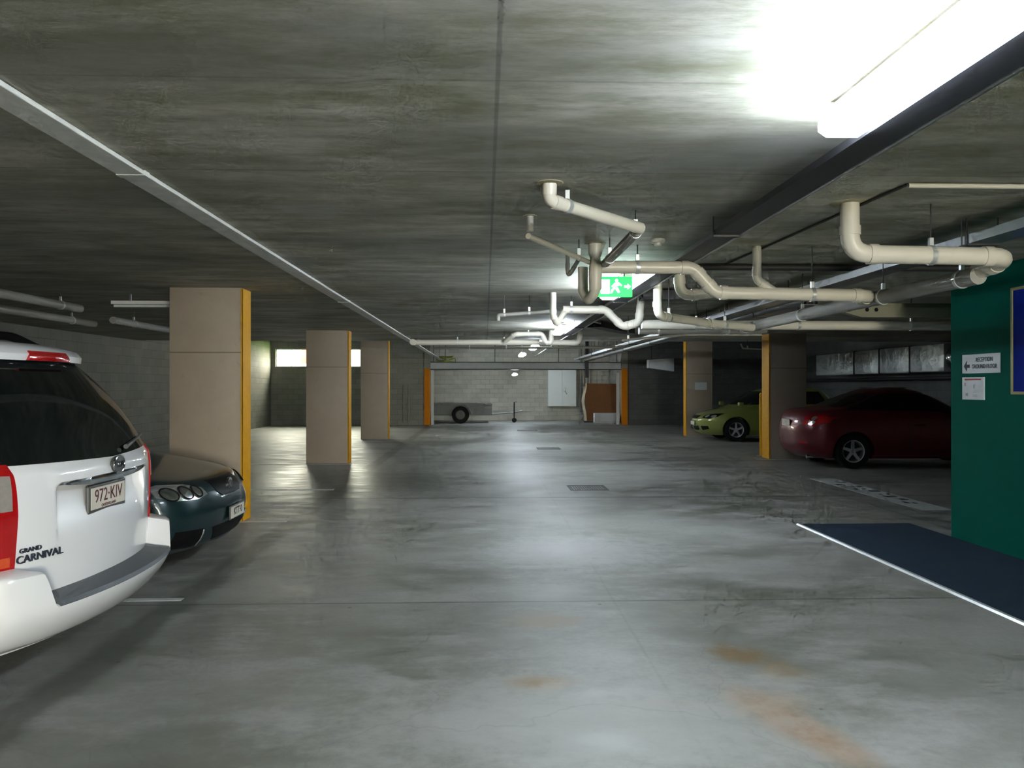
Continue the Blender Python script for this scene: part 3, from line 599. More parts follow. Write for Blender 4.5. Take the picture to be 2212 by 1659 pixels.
o = MB().box(a.x, c.x, -.006, 0, c.z, a.z).build('pillar_notice', M['sign']); o.location = (0, 23.795, 0); tag(o, 'small pale notice fixed to the far right pillar', 'sign')

# ---------------------------------------------------------------- foil duct on the right wall
g = thing('foil_duct', 'silver foil wrapped air duct along the right wall above the red sedan', 'air duct', (11.0, 18.75, 1.86))
ys = [0.2, 2.4, 4.0, 5.5, 8.4]; yprev = 0
for k, (ya, yb) in enumerate(((0, 1.53), (1.56, 3.13), (3.16, 4.65), (4.68, 7.4))):
    MB().box(0, .75, ya, yb, 0, .68, .03).build('duct_section', M['foil'], g, True)
MB().box(.72, .895, .9, .95, .2, .26).build('wall_bracket', M['rod'], g); MB().box(.72, .895, 5.0, 5.05, .2, .26).build('wall_bracket', M['rod'], g)
for yy in (1.545, 3.145, 4.665): MB().box(-.012, .76, yy-.02, yy+.02, -.012, .70).build('duct_joint', M['dark_steel'], g)
MB().lathe([(.001, 0), (.20, .02), (.30, .10), (.335, .25), (.335, .34), (.001, .34)], (.375, -.34, .34), 'y', 28).build('round_duct_end', M['chrome'], g, True)
straight('wall_rail', 'dark rail along the right wall below the foil duct', 'rail', (11.5, 17, 1.72), (11.5, 29, 1.72), .05, 'dark_steel')

# ---------------------------------------------------------------- back recess
c0 = at_y(1184, 798, YB-.25); c1 = at_y(1245, 878, YB-.25)
g = thing('electrical_cabinet', 'light grey two door electrical cabinet on back recess wall', 'cabinet', (c0.x, YB-.255, c1.z)); w_ = c1.x-c0.x; h_ = c0.z-c1.z
MB().box(0, w_, .02, .25, 0, h_, .01).build('cabinet_body', M['panel'], g)
for k in (0, 1): 
    dr = MB().box(k*w_/2+.008, (k+1)*w_/2-.008, 0, .02, .01, h_-.01, .004).build('door', M['panel'], g)
    if k: MB().box(w_*.56, w_*.60, -.04, 0, h_*.42, h_*.50, .004).tube([(w_*.58, -.02, h_*.44), (w_*.66, -.025, h_*.33)], .012, 8).build('handle', M['chrome'], dr)
# steel beam lit by the far lamp
a = at_y(985, 783, 30.9); c = at_y(1345, 797, 30.9)
g = thing('steel_beam', 'pale steel beam spanning the mouth of the back recess', 'beam', (-2.13, 31.05, c.z)); Lb = 7.5
MB().box(0, Lb, 0, .28, 0, a.z-c.z, .01).build('beam_web', M['beam'], g); MB().box(0, Lb, -.06, .34, -.03, 0).box(0, Lb, -.06, .34, a.z-c.z, a.z-c.z+.03).build('beam_flanges', M['dark_steel'], g)
for k in (0.1, 2.5, 5, 7.3): MB().box(k, k+.022, .12, .15, a.z-c.z+.03, ZU-c.z).build('beam_hanger', M['dark_steel'], g)
# low hanging lamp in the recess
lamp(at_y(1113, 806, 31.9).x, 33.1, at_y(1113, 811, 31.9).z, 'low hanging lamp inside the back recess in front of the block wall')
# vertical conduits in the corner
for k, (px, top) in enumerate(((1254, 790), (1261, 790), (1268, 762), (1274, 762))):
    a = at_y(px, 895, YB-.08); straight('wall_conduit', ['grey conduit climbing beside the electrical cabinet, leftmost', 'grey conduit climbing back wall, second right of the cabinet', 'grey conduit climbing back wall, third right of the cabinet', 'grey conduit climbing back wall, farthest right of the cabinet'][k], 'conduit', (a.x, YB-.06, .3), (a.x, YB-.06, 3.2), .025, 'pvc_dark', 'conduits beside the cabinet')
a = at_y(1268, 770, 30); o = MB().box(0, .12, 0, .12, -.9, ZU-a.z-.1).build('service_duct', M['dark_steel']); o.location = (a.x, 30.4, a.z+.1); tag(o, 'dark square service duct dropping near the brown board', 'duct')
# white jamb panels inside the recess
for (x0, x1, z0, z1, lab) in ((-2.12, -2.02, .9, 2.15, 'white panel strip just inside the left orange post'), (5.19, 5.30, .4, 2.05, 'pale panel leaning inside the right orange post')):
    o = MB().box(x0, x1, 0, .04, 0, z1).build('leaning_panel', M['panel']); o.location = (0, YW+.35, 0); tag(o, lab, 'panel')
# brown board
g = thing('brown_board', 'big brown board with pale bowed left edge leaning in the recess', 'board', (at_y(1262, 895, 33).x, 33.0, 0)); bw = at_y(1335, 895, 33).x-g.location.x; z0, z1 = .08, at_y(1300, 828, 33).z
n = 14; v = []; f = []
for i in range(n+1):
    s = i/n; x = .10+.06*math.sin(s*PI*1.1)*(-1) + .03*math.sin(s*9)
    for (xx, yy) in ((x-.10, 0), (x, -.02), (x, .03), (x-.10, .05)): v.append((xx, yy+.25*s, z0+(z1-z0)*s))
for i in range(n):
    for k in range(4): f.append((i*4+k, i*4+(k+1) % 4, i*4+4+(k+1) % 4, i*4+4+k))
f += [(0, 1, 2, 3), tuple(4*n+k for k in range(4))]
mesh('pale_edge', v, f, M['cream_edge'], g)
MB().add([(.12, -.01, z0), (bw, -.01, z0+.02), (bw-.03, .24, z1-.02), (.03, .24, z1), (.12, .04, z0), (bw, .04, z0+.02), (bw-.03, .29, z1-.02), (.03, .29, z1)], [(0, 1, 2, 3), (4, 5, 6, 7), (0, 1, 5, 4), (1, 2, 6, 5), (2, 3, 7, 6), (3, 0, 4, 7)]).build('board_face', M['brown'], g)
MB().box(bw, bw+.08, .05, .12, 0, z1).box(0, bw+.08, .0, .12, 0, .07).build('dark_frame', M['dark_steel'], g)
a, c = at_y(1284, 895, 32.3), at_y(1340, 913, 32.3)
o = MB().box(0, c.x-a.x, 0, .35, .05, .42, .02).box(-.02, c.x-a.x+.1, .02, .33, 0, .05).build('white_box', M['styro']); o.location = (a.x, 32.3, 0); tag(o, 'low white box on the floor before the brown board', 'box')
# valve / cable cluster above the trailer
a = at_y(962, 778, 32.75); g = thing('cable_bundle', 'tangled yellow green cable bundle hanging above the trailer', 'cable bundle', (a.x, 32.75, a.z)); rnd = random.Random(5); mb = MB()
for k in range(9):
    pts = [Vector((rnd.uniform(-.45, .45), rnd.uniform(-.2, .2), rnd.uniform(-.25, .18))) for _ in range(4)]; pth, _ = fillet(pts, .15); mb.tube(pth, .022, 6)
mb.build('cable_loops', M['foliage'], g, True); MB().tube([(0, 0, 0), (0, 0, ZU-a.z)], .012, 6).build('drop_cable', M['cable'], g)
# trailer
a, c = at_y(937, 872, 32.6), at_y(1063, 897, 32.6)
g = thing('box_trailer', 'grey box trailer with black wheel parked in the back recess', 'trailer', (a.x, 32.6, 0)); tl = c.x-a.x; tz0, tz1 = .32, a.z
MB().box(0, tl, 0, 1.4, tz0, tz0+.03).box(0, tl, 0, .04, tz0+.03, tz1, .006).box(0, tl, 1.36, 1.4, tz0+.03, tz1).box(0, .04, .04, 1.36, tz0+.03, tz1).box(tl-.04, tl, .04, 1.36, tz0+.03, tz1).build('tray_body', M['galv'], g)
MB().box(-.01, tl+.01, -.02, .0, tz1-.05, tz1).box(.3, .34, -.02, 0, tz0, tz1).box(tl-.34, tl-.3, -.02, 0, tz0, tz1).build('side_rail', M['galv'], g)
wx = at_y(995, 895, 32.5).x-a.x
v = []; f = []; nA = 16
for i in range(nA+1):
    an = PI*i/nA; 
    for (r_, y_) in ((.40, -.28), (.40, -.02), (.37, -.02), (.37, -.28)): v.append((wx+r_*math.cos(an)*1.12, y_, .36+r_*math.sin(an)))
for i in range(nA):
    for k in range(4): f.append((i*4+k, i*4+(k+1) % 4, i*4+4+(k+1) % 4, i*4+4+k))
f += [(0, 1, 2, 3), tuple(nA*4+k for k in range(4))]
mesh('mudguard', v, f, M['galv'], g)
whl = MB().lathe([(.20, -.09), (.31, -.10), (.345, -.07), (.35, 0), (.345, .07), (.31, .10), (.20, .09)], (wx, -.15, .35), 'y', 36, True).build('tyre', M['rubber'], g, True)
MB().lathe([(.001, -.05), (.05, -.06), (.06, -.02), (.17, -.02), (.205, -.08), (.205, .08), (.001, .08)], (wx, -.15, .35), 'y', 30).build('rim', M['galv'], whl, True)
jx = at_y(1112, 895, 32.6).x-a.x
MB().tube([(tl, .1, tz0+.05), (jx, .7, tz0+.1)], .035, 8).tube([(tl, 1.3, tz0+.05), (jx, .7, tz0+.1)], .035, 8).tube([(jx-.1, .7, tz0+.1), (jx+.35, .7, tz0+.16)], .04, 8).build('drawbar', M['galv'], g)
jk = MB().tube([(jx, .6, .16), (jx, .6, .85)], .03, 10).tube([(jx, .6, .85), (jx+.12, .6, .85)], .012, 8).box(jx-.03, jx+.03, .57, .63, .1, .2).build('jockey_stand', M['dark_steel'], g)
MB().lathe([(.001, -.035), (.09, -.035), (.1, 0), (.09, .035), (.001, .035)], (jx, .6, .1), 'y', 20).build('jockey_wheel', M['rubber'], jk, True)
# grey duct piece, far right
a, c = at_y(1402, 776, 27.5), at_y(1456, 800, 27.5)
o = MB().prism([(0, .0), (0, .28), (c.x-a.x, .34), (c.x-a.x, -.12)], 0, .4).build('air_duct_end', M['beam']); o.location = (a.x, 27.5, a.z-.30); tag(o, 'pale flared duct end near the ceiling left of far right pillar', 'air duct')
MB().box(.1, .14, .15, .2, .3, ZU-o.location.z).build('duct_hanger', M['rod'], o)
# two thin pipes on back-left wall
for k, px in enumerate((872, 883)):
    a = at_y(px, 832, YW-.04); straight('wall_pipe', ['thin pale vertical pipe on far left wall, left one', 'thin pale vertical pipe on far left wall, right one'][k], 'pipe', (a.x, YW-.04, .12), (a.x, YW-.04, a.z), .03, 'pvc_dark', 'thin pipes on the far left wall')
# dark cable along the top of the far left wall
pts = [at_y(545, 719, 28.2), at_y(600, 724, 30.8), at_y(632, 726, 30.8), at_y(640, 735, 30.8), at_y(760, 737, 30.8)]
pth, _ = fillet(pts, .3); o = MB().tube([p-pts[0] for p in pth], .035, 8).build('wall_cable', M['cable'], None, True); o.location = pts[0]; tag(o, 'black cable sagging along the top of the far left wall', 'cable')

# ================================================================= CARS
def interp(tab, z):
    zs = [p[0] for p in tab]
    if z <= zs[0]: return tab[0][1]
    if z >= zs[-1]: return tab[-1][1]
    for i in range(len(tab)-1):
        if tab[i][0] <= z <= tab[i+1][0]: break
    def slope(j):
        if j == 0: return (tab[1][1]-tab[0][1])/(tab[1][0]-tab[0][0])
        if j == len(tab)-1: return (tab[-1][1]-tab[-2][1])/(tab[-1][0]-tab[-2][0])
        a_ = (tab[j][1]-tab[j-1][1])/(tab[j][0]-tab[j-1][0]); b_ = (tab[j+1][1]-tab[j][1])/(tab[j+1][0]-tab[j][0])
        return 0 if a_*b_ <= 0 else 2*a_*b_/(a_+b_)
    h = tab[i+1][0]-tab[i][0]; s = (z-tab[i][0])/h; m0, m1 = slope(i)*h, slope(i+1)*h
    return (2*s**3-3*s*s+1)*tab[i][1]+(s**3-2*s*s+s)*m0+(-2*s**3+3*s*s)*tab[i+1][1]+(s**3-s*s)*m1
class Shape:
    def __init__(s, fx, rx, w, af=.45, bf=.12, nf=3.0, ar=.40, br=.08, nr=3.2, extra=None):
        s.fx, s.rx, s.w, s.af, s.bf, s.nf, s.ar, s.br, s.nr, s.extra = fx, rx, w, af, bf, nf, ar, br, nr, extra
    def W(s, z): return interp(s.w, z)
    def front(s, y, z):
        v = min(1, abs(y)/s.W(z)); k = min(1, s.W(z)/.7); return interp(s.fx, z)-(s.bf*v*v+s.af*(1-(1-v**s.nf)**(1/s.nf)))*k
    def rear(s, y, z):
        v = min(1, abs(y)/s.W(z)); k = min(1, s.W(z)/.7); x = interp(s.rx, z)+(s.br*v*v+s.ar*(1-(1-v**s.nr)**(1/s.nr)))*k
        return x+(s.extra(y, z) if s.extra else 0)
    def side(s, x, z):
        w = s.W(z)
        for fn, sg in ((s.front, 1), (s.rear, -1)):
            xe = fn(w, z)
            if (x-xe)*sg > 0:
                lo, hi = 0, w
                for _ in range(24):
                    mid = (lo+hi)/2
                    if (fn(mid, z)-x)*sg > 0: lo = mid
                    else: hi = mid
                return lo
        return w
    def body(s, zs, name, m, parent, nf=25, ns=20, nr=25):
        V = []; F = []
        for z in zs:
            w = s.W(z); ring = []
            for k in range(nf): a_ = -1+2*k/(nf-1); v = math.sin(a_*PI/2)*.5+a_*.5 if nf < 50 else a_; v = math.copysign(1-(1-abs(v))**1.25, v); ring.append((s.front(v*w, z), v*w, z))
            xa, xb = s.front(w, z), s.rear(w, z)
            for k in range(1, ns): ring.append((xa+(xb-xa)*k/ns, w, z))
            for k in range(nr): a_ = 1-2*k/(nr-1); v = math.sin(a_*PI/2)*.5+a_*.5 if nr < 50 else a_; v = math.copysign(1-(1-abs(v))**1.25, v); ring.append((s.rear(v*w, z), v*w, z))
            for k in range(1, ns): ring.append((xb+(xa-xb)*k/ns, -w, z))
            V += ring
        n = nf+nr+2*(ns-1)
        for i in range(len(zs)-1):
            for k in range(n): F.append((i*n+k, i*n+(k+1) % n, (i+1)*n+(k+1) % n, (i+1)*n+k))
        F.append(tuple(range(n))[::-1]); F.append(tuple(range((len(zs)-1)*n, len(zs)*n)))
        return mesh(name, V, F, m, parent, True, 42)
def cut_wheels(body, wheels, hw):
    bm = MB()
    for (x, r) in wheels:
        for sg in (-1, 1): 
            y0, y1 = sorted((sg*(hw+.1), sg*(hw-.27))); bm.lathe([(r, y0), (r, y1)], (x, 0, .31), 'y', 48)
    c = bm.build('cutter', None, body.parent); bpy.context.view_layer.update(); md = body.modifiers.new('arches', 'BOOLEAN'); md.operation = 'DIFFERENCE'; md.object = c; md.solver = 'EXACT'
    dg = bpy.context.evaluated_depsgraph_get(); me = bpy.data.meshes.new_from_object(body.evaluated_get(dg)); body.modifiers.clear(); old = body.data; body.data = me; me.name = old.name
    bpy.data.objects.remove(c)
def patch(name, outline, proj, m, parent, off=.004, thick=.012, axis='x', sg=1, rings=5, nseg=48):
    # outline: list of (u, z); proj(u, z) -> depth; surface bulges out by off along sg*axis
    out = []; n = len(outline); per = [0]
    for i in range(n): a_, b_ = outline[i], outline[(i+1) % n]; per.append(per[-1]+math.hypot(b_[0]-a_[0], b_[1]-a_[1]))
    for i in range(n):
        a_, b_ = outline[i], outline[(i+1) % n]; q = max(1, round((per[i+1]-per[i])/per[-1]*nseg))
        for k in range(q): t_ = k/q; out.append((a_[0]+(b_[0]-a_[0])*t_, a_[1]+(b_[1]-a_[1])*t_))
    cu = sum(p[0] for p in out)/len(out); cz = sum(p[1] for p in out)/len(out); N = len(out); V = []
    def pt(u, z, o_): d = proj(u, z)+sg*o_; return (d, u, z) if axis == 'x' else (u, d, z)
    for r_ in range(1, rings+1):
        s_ = r_/rings
        for (u, z) in out: V.append(pt(cu+(u-cu)*s_, cz+(z-cz)*s_, off))
    base = len(V)
    for (u, z) in out: V.append(pt(u, z, off-thick))
    V.append(pt(cu, cz, off)); V.append(pt(cu, cz, off-thick)); ctr, cb = len(V)-2, len(V)-1; F = []
    for k in range(N):
        j = (k+1) % N; F.append((ctr, k, j))
        for r_ in range(rings-1): F.append((r_*N+k, (r_+1)*N+k, (r_+1)*N+j, r_*N+j))
        F.append(((rings-1)*N+k, base+k, base+j, (rings-1)*N+j)); F.append((cb, base+j, base+k))
    return mesh(name, V, F, m, parent, True, 35)
def rrect(u0, u1, z0, z1, r=.02, n=4):
    o = []
    for (cu, cz, a0) in ((u1-r, z1-r, 0), (u0+r, z1-r, 90), (u0+r, z0+r, 180), (u1-r, z0+r, 270)):
        for k in range(n+1): a_ = math.radians(a0+90*k/n); o.append((cu+r*math.cos(a_), cz+r*math.sin(a_)))
    return o
def ell(cu, cz, ru, rz, n=24): return [(cu+ru*math.cos(2*PI*k/n), cz+rz*math.sin(2*PI*k/n)) for k in range(n)]
def wheel(parent, x, y, sg, r=.31, spokes=5):
    # sg: +1 when the outer face looks to +y
    t = MB().lathe([(r*.64, -.10), (r*.92, -.105), (r*.985, -.085), (r, -.04), (r, .04), (r*.985, .085), (r*.92, .105), (r*.64, .10)], (x, y, r), 'y', 48, True).build('tyre', M['rubber'], parent, True)
    rm = MB(); R = r*.66
    rm.lathe([(R, -.10), (R, .10), (R*.93, .095), (R*.90, .05), (R*.90, -.09), (R*.93, -.095)], (x, y, r), 'y', 40, True)
    for k in range(spokes):
        a_ = 2*PI*k/spokes+.3; c_, s_ = math.cos(a_), math.sin(a_); y0 = y+sg*.075; y1 = y+sg*.045
        pts = []
        for (rr, hw) in ((R*.12, .032), (R*.93, .022)):
            for (q, yy) in ((-hw, y0-sg*.01*(rr < .1)), (hw, y0-sg*.01*(rr < .1)), (hw, y1), (-hw, y1)): pts.append((x+rr*c_-q*s_, yy, r+rr*s_+q*c_))
        rm.add(pts, [(0, 1, 2, 3), (4, 5, 6, 7), (0, 1, 5, 4), (1, 2, 6, 5), (2, 3, 7, 6), (3, 0, 4, 7)])
    rm.lathe([(.001, sg*.08), (R*.20, sg*.075), (R*.22, sg*.03), (.001, sg*.03)], (x, y, r), 'y', 20)
    rm.build('rim', M['alloy'], t, True, 30)
    MB().lathe([(.001, 0), (R*.80, 0), (R*.80, sg*.015), (.001, sg*.015)], (x, y-sg*.01, r), 'y', 30).build('brake_disc', M['dark_steel'], t, True)

# ---------------------------------------------------------------- white people mover
van = thing('people_mover', 'white people mover at left seen from behind with tinted rear window', 'car', (-4.35, 4.47, 0), PI)
def ss(a, b_, x): t_ = max(0, min(1, (x-a)/(b_-a))); return t_*t_*(3-2*t_)
def van_extra(y, z):   # number plate recess below the chrome strip
    e = ss(.50, .47, abs(y))*ss(1.025, 1.005, z)*ss(.70, .98, z)*.07
    e += -.012*ss(.56, .50, abs(y))*ss(1.00, 1.03, z)*ss(1.11, 1.06, z)
    return e
vs = Shape(fx=[(.25, 2.45), (.5, 2.55), (.75, 2.45), (.95, 1.9), (1.05, 1.6), (1.6, .8), (1.70, .4), (1.76, 0)],
           rx=[(.25, -2.22), (.45, -2.29), (.70, -2.30), (1.0, -2.305), (1.08, -2.30), (1.13, -2.275), (1.35, -2.155), (1.58, -1.965), (1.64, -1.90), (1.70, -1.83), (1.742, -1.6), (1.77, -1.1)],
           w=[(.25, .92), (.45, .965), (.9, .985), (1.08, .965), (1.3, .915), (1.55, .83), (1.66, .76), (1.73, .66), (1.77, .40)],
           ar=.32, br=.175, nr=4.8, af=.6, bf=.15, extra=van_extra)
zs = [.25+(1.77-.25)*k/150 for k in range(151)]
vb = vs.body(zs, 'body', M['white_car'], van, nf=25, ns=16, nr=141)
rearp = lambda y, z: vs.rear(y, z)
gl = [(-.80, 1.135), (-.72, 1.40), (-.68, 1.59), (-.63, 1.63), (0, 1.64), (.63, 1.63), (.68, 1.59), (.72, 1.40), (.80, 1.135), (0, 1.115)]
patch('rear_window', gl, rearp, M['tint'], van, .006, .014, 'x', -1, 10, 90)
# rear spoiler lip
V = []; F = []; n = 40
for i in range(n+1):
    y = -.75+1.50*i/n; e = 1-(abs(y)/.76)**4*.75
    x0 = vs.rear(y*.97, 1.64)
    for (dx, z) in ((.02, 1.632), (-.055*e, 1.638), (-.062*e, 1.672), (-.03*e, 1.708-.015*(1-e)), (.08, 1.738-.03*(1-e)), (.14, 1.68)): V.append((x0+dx, y, z))
for i in range(n):
    for k in range(6): F.append((i*6+k, i*6+(k+1) % 6, i*6+6+(k+1) % 6, i*6+6+k))
F += [tuple(range(6)), tuple(n*6+k for k in range(6))]
mesh('roof_spoiler', V, F, M['white_car'], van, True, 50)
patch('brake_light', [(-.21, 1.638), (.21, 1.638), (.19, 1.690), (-.17, 1.690)], lambda y, z: vs.rear(y, 1.64)-.062+max(0, z-1.665)*.55, M['tail_red'], van, .010, .03, 'x', -1)
for s_ in (-1, 1):
    o = patch('tail_light', [(s_*.735, .66), (s_*.725, .9), (s_*.735, 1.14), (s_*.90, 1.15), (s_*.935, .9), (s_*.925, .66)], rearp, M['tail_red'], van, .008, .03, 'x', -1, 12, 90); tag(o, 'red tail light with clear reversing window')
    patch('reversing_lens', [(s_*.755, .93), (s_*.755, 1.09), (s_*.89, 1.10), (s_*.91, .93)], rearp, M['tail_clear'], o, .012, .01, 'x', -1, 6, 40)
    patch('amber_lens', [(s_*.76, .675), (s_*.76, .72), (s_*.905, .72), (s_*.905, .675)], rearp, M['tail_amber'], o, .011, .01, 'x', -1, 4, 40)
# bumper with raised corners and a step
def ztop(y): return .475+.175*ss(.66, .73, abs(y))
def bump(y, z): 
    zb = .285; t_ = (z-zb)/(.47-zb); out_ = .06+.09*min(1, max(0, t_))**.5 if t_ < 1 else .15-.02*(z-.47)/.18
    yy = y/1.015; return vs.rear(yy, max(z, .3)) - out_*(1-.75*ss(.86, 1.0, abs(y)))
V = []; F = []; n = 120; mz = 14; row = mz+4
for i in range(n+1):
    a_ = -1+2*i/n; y = math.copysign((1-(1-abs(a_))**1.15), a_)*.985; zt_ = ztop(y)
    for k in range(mz+1): z = .285+(zt_-.012-.285)*k/mz; V.append((bump(y, z), y, z))
    V.append((bump(y, zt_)+.018, y, zt_)); xin = vs.rear(y/1.015, zt_)+.03; V.append((xin, y, zt_+.018)); V.append((xin, y, .285))
for i in range(n):
    for k in range(row): F.append((i*row+k, i*row+(k+1) % row, (i+1)*row+(k+1) % row, (i+1)*row+k))
F += [tuple(range(row)), tuple(n*row+k for k in range(row))]
mesh('rear_bumper', V, F, M['white_car'], van, True, 48)
V = []; F = []; n = 50
for i in range(n+1):
    y = -.645+1.29*i/n; xo = bump(y, .47); xi = vs.rear(y, .5)-.002
    for (x, z) in ((xo-.004, .470), (xo+.006, .489), (xi, .507), (xi, .478), (xo+.006, .462)): V.append((x, y, z))
for i in range(n):
    for k in range(5): F.append((i*5+k, i*5+(k+1) % 5, i*5+5+(k+1) % 5, i*5+5+k))
F += [tuple(range(5)), tuple(n*5+k for k in range(5))]
mesh('step_pad', V, F, M['bumper_pad'], van, True, 30)
# chrome strip, emblem, plate, wiper, badge
V = []; F = []; n = 40
for i in range(n+1):
    y = -.46+.92*i/n; e = .022*(1-(abs(y)/.47)**3)+.006; x0 = interp(vs.rx, 1.02)+.175*(y/.98)**2+.32*(1-(1-(abs(y)/.98)**4.8)**(1/4.8))-.012
    for (dx, dz) in ((.04, e), (.002, e*.6), (-.004, 0), (.004, -e), (.05, -e)): V.append((x0+dx, y, 1.02-.03*(y/.46)**2*0+dz))
for i in range(n):
    for k in range(5): F.append((i*5+k, i*5+(k+1) % 5, i*5+5+(k+1) % 5, i*5+5+k))
F += [tuple(range(5)), tuple(n*5+k for k in range(5))]
mesh('chrome_strip', V, F, M['chrome'], van, True, 40)
xe = vs.rear(0, 1.065)
em = patch('emblem', ell(0, 1.072, .062, .046, 32), lambda y, z: xe-.012-.012*(1-(y/.062)**2*.7-((z-1.072)/.046)**2*.3), M['plate_frame'], van, .0, .02, 'x', -1)
ring = []; 
for k in range(33): t_ = 2*PI*k/32; ring.append((xe-.018, .062*math.cos(t_), 1.072+.046*math.sin(t_)))
MB().tube(ring, .005, 8, False).build('emblem_ring', M['chrome'], em, True)
text('KIA', .045, M['chrome'], em, (xe-.027, 0, 1.072), (0, -1, 0), (0, 0, 1), .003, 'emblem_letters', squash=1.1)
xp = vs.rear(0, .90)-.022
pl = MB().box(xp, xp+.02, -.215, .215, .825, .975, .008).build('number_plate', M['plate_frame'], van)
MB().box(xp-.004, xp, -.195, .195, .845, .96, .001).build('plate_face', M['plate'], pl)
text('972·KIV', .100, M['plate_ink'], pl, (xp-.0045, 0, .910), (0, -1, 0), (0, 0, 1), .001, 'plate_letters', squash=.98)
text('QUEENSLAND', .022, M['plate_ink'], pl, (xp-.0045, 0, .857), (0, -1, 0), (0, 0, 1), .001, 'plate_state', squash=1.2)
def badge(s, size, y, z, nm):
    x = vs.rear(y, z)-.005; dy = .12; sl = (vs.rear(y-dy, z)-vs.rear(y+dy, z))/(2*dy)
    text(s, size, M['ink'], van, (x, y, z), (sl, -1, 0), (0, 0, 1), .004, nm, squash=1.15)
badge('GRAND', .030, .655, .735, 'model_lettering'); badge('CARNIVAL', .050, .60, .695, 'model_badge')
wp = [(-.18, 1.155), (-.40, 1.185), (-.62, 1.20)]
MB().tube([(vs.rear(y, z)-.03, y, z) for y, z in wp], [.014, .009, .006], 8).build('rear_wiper', plain('grey_wiper', (.10, .11, .11), .5), van, True)
for s_ in (-1, 1):
    pts = [(-1.30, s_*.63, 1.755), (-1.36, s_*.62, 1.80), (-1.20, s_*.62, 1.835), (-.9, s_*.62, 1.845), (.5, s_*.62, 1.84), (.62, s_*.62, 1.76)]
    rr = MB(); pth, _ = fillet([(-1.55, s_*.64, 1.73), (-1.38, s_*.63, 1.815), (-1.05, s_*.62, 1.84), (.45, s_*.62, 1.84), (.65, s_*.62, 1.75)], .2)
    rr.tube(pth, .028, 10); rr.build('roof_rail', M['black'], van, True)
    sw = lambda x, z: s_*vs.side(x, z)
    patch('side_window', [(-1.75, 1.13), (-1.62, 1.50), (.65, 1.52), (1.3, 1.13)], sw, M['tint'], van, .006, .012, 'y', s_, 8, 80)
    for x in (-1.45, 1.55): wheel(van, x, s_*.84, s_, .34)
patch('windscreen', [(-.72, 1.12), (-.6, 1.55), (.6, 1.55), (.72, 1.12)], vs.front, M['tint'], van, .006, .012, 'x', 1, 8, 60)
cut_wheels(vb, ((-1.45, .39), (1.55, .39)), .98)

# ---------------------------------------------------------------- generic car dressings
def dress(root, S, zb, wheels, paint, hw, glass_side, r=.31):
    zs = sorted(set([round(zb+(S.fx[-1][0]-zb)*k/80, 4) for k in range(81)]))
    b_ = S.body(zs, 'body', paint, root); cut_wheels(b_, [(x, r+.055) for x in wheels], hw)
    for s_ in (-1, 1):
        for x in wheels: wheel(root, x, s_*(hw-.12), s_, r)
        patch('side_window', glass_side, lambda x, z: s_*S.side(x, z), M['tint'], root, .005, .012, 'y', s_, 8, 80)
# dark teal sedan nose out
sed = thing('sedan', 'dark teal sedan nose out between white people mover and nearest pillar', 'car', (-4.55, 7.22, 0), 0)
S1 = Shape(fx=[(.13, 2.10), (.20, 2.24), (.30, 2.29), (.44, 2.31), (.56, 2.28), (.66, 2.22), (.73, 2.10), (.78, 1.88), (.86, 1.45), (.93, 1.1), (.97, .98), (1.38, .18), (1.44, -.1), (1.46, -.4)],
           rx=[(.13, -2.2), (.5, -2.32), (.85, -2.30), (.98, -2.2), (1.01, -1.8), (1.05, -1.65), (1.38, -.95), (1.44, -.75), (1.46, -.55)],
           w=[(.13, .84), (.3, .90), (.6, .91), (.8, .90), (.93, .86), (1.0, .80), (1.38, .63), (1.44, .52), (1.46, .40)], af=.42, bf=.09, nf=3.0)
dress(sed, S1, .13, (1.38, -1.45), M['teal_car'], .90, [(1.0, .98), (.25, 1.34), (-.85, 1.34), (-1.6, 1.0)])
patch('windscreen', [(-.66, 1.0), (-.54, 1.35), (.54, 1.35), (.66, 1.0)], S1.front, M['tint'], sed, .005, .012, 'x', 1, 8, 60)
F1 = S1.front
o = patch('upper_grille', [(-.33, .70), (.33, .70), (.30, .60), (.22, .555), (-.22, .555), (-.30, .60)], F1, M['black'], sed, .006, .02, 'x', 1)
tag(o, 'black upper grille'); x0 = F1(0, .63)+.012
em = patch('emblem', ell(0, .635, .055, .055), lambda y, z: x0, M['chrome'], sed, .012, .02, 'x', 1)
MB().tube([(x0+.014, .03*math.cos(k*PI/8), .635+.03*math.sin(k*PI/8)) for k in range(17)], .006, 6, False).build('emblem_ring', M['plate_frame'], em, True)
MB().tube([(F1(y, .553)+.008, y, .553) for y in [-.22+.044*k for k in range(11)]], .008, 8).build('grille_trim', M['chrome'], sed, True)
patch('lower_grille', [(-.44, .32), (.44, .32), (.36, .20), (-.36, .20)], F1, M['black'], sed, .006, .02, 'x', 1)
MB().tube([(F1(y, .172)+.006, y, .172+.03*abs(y/.5)**2) for y in [-.5+.05*k for k in range(21)]], .010, 8).build('lip_trim', M['teal_car'], sed, True)
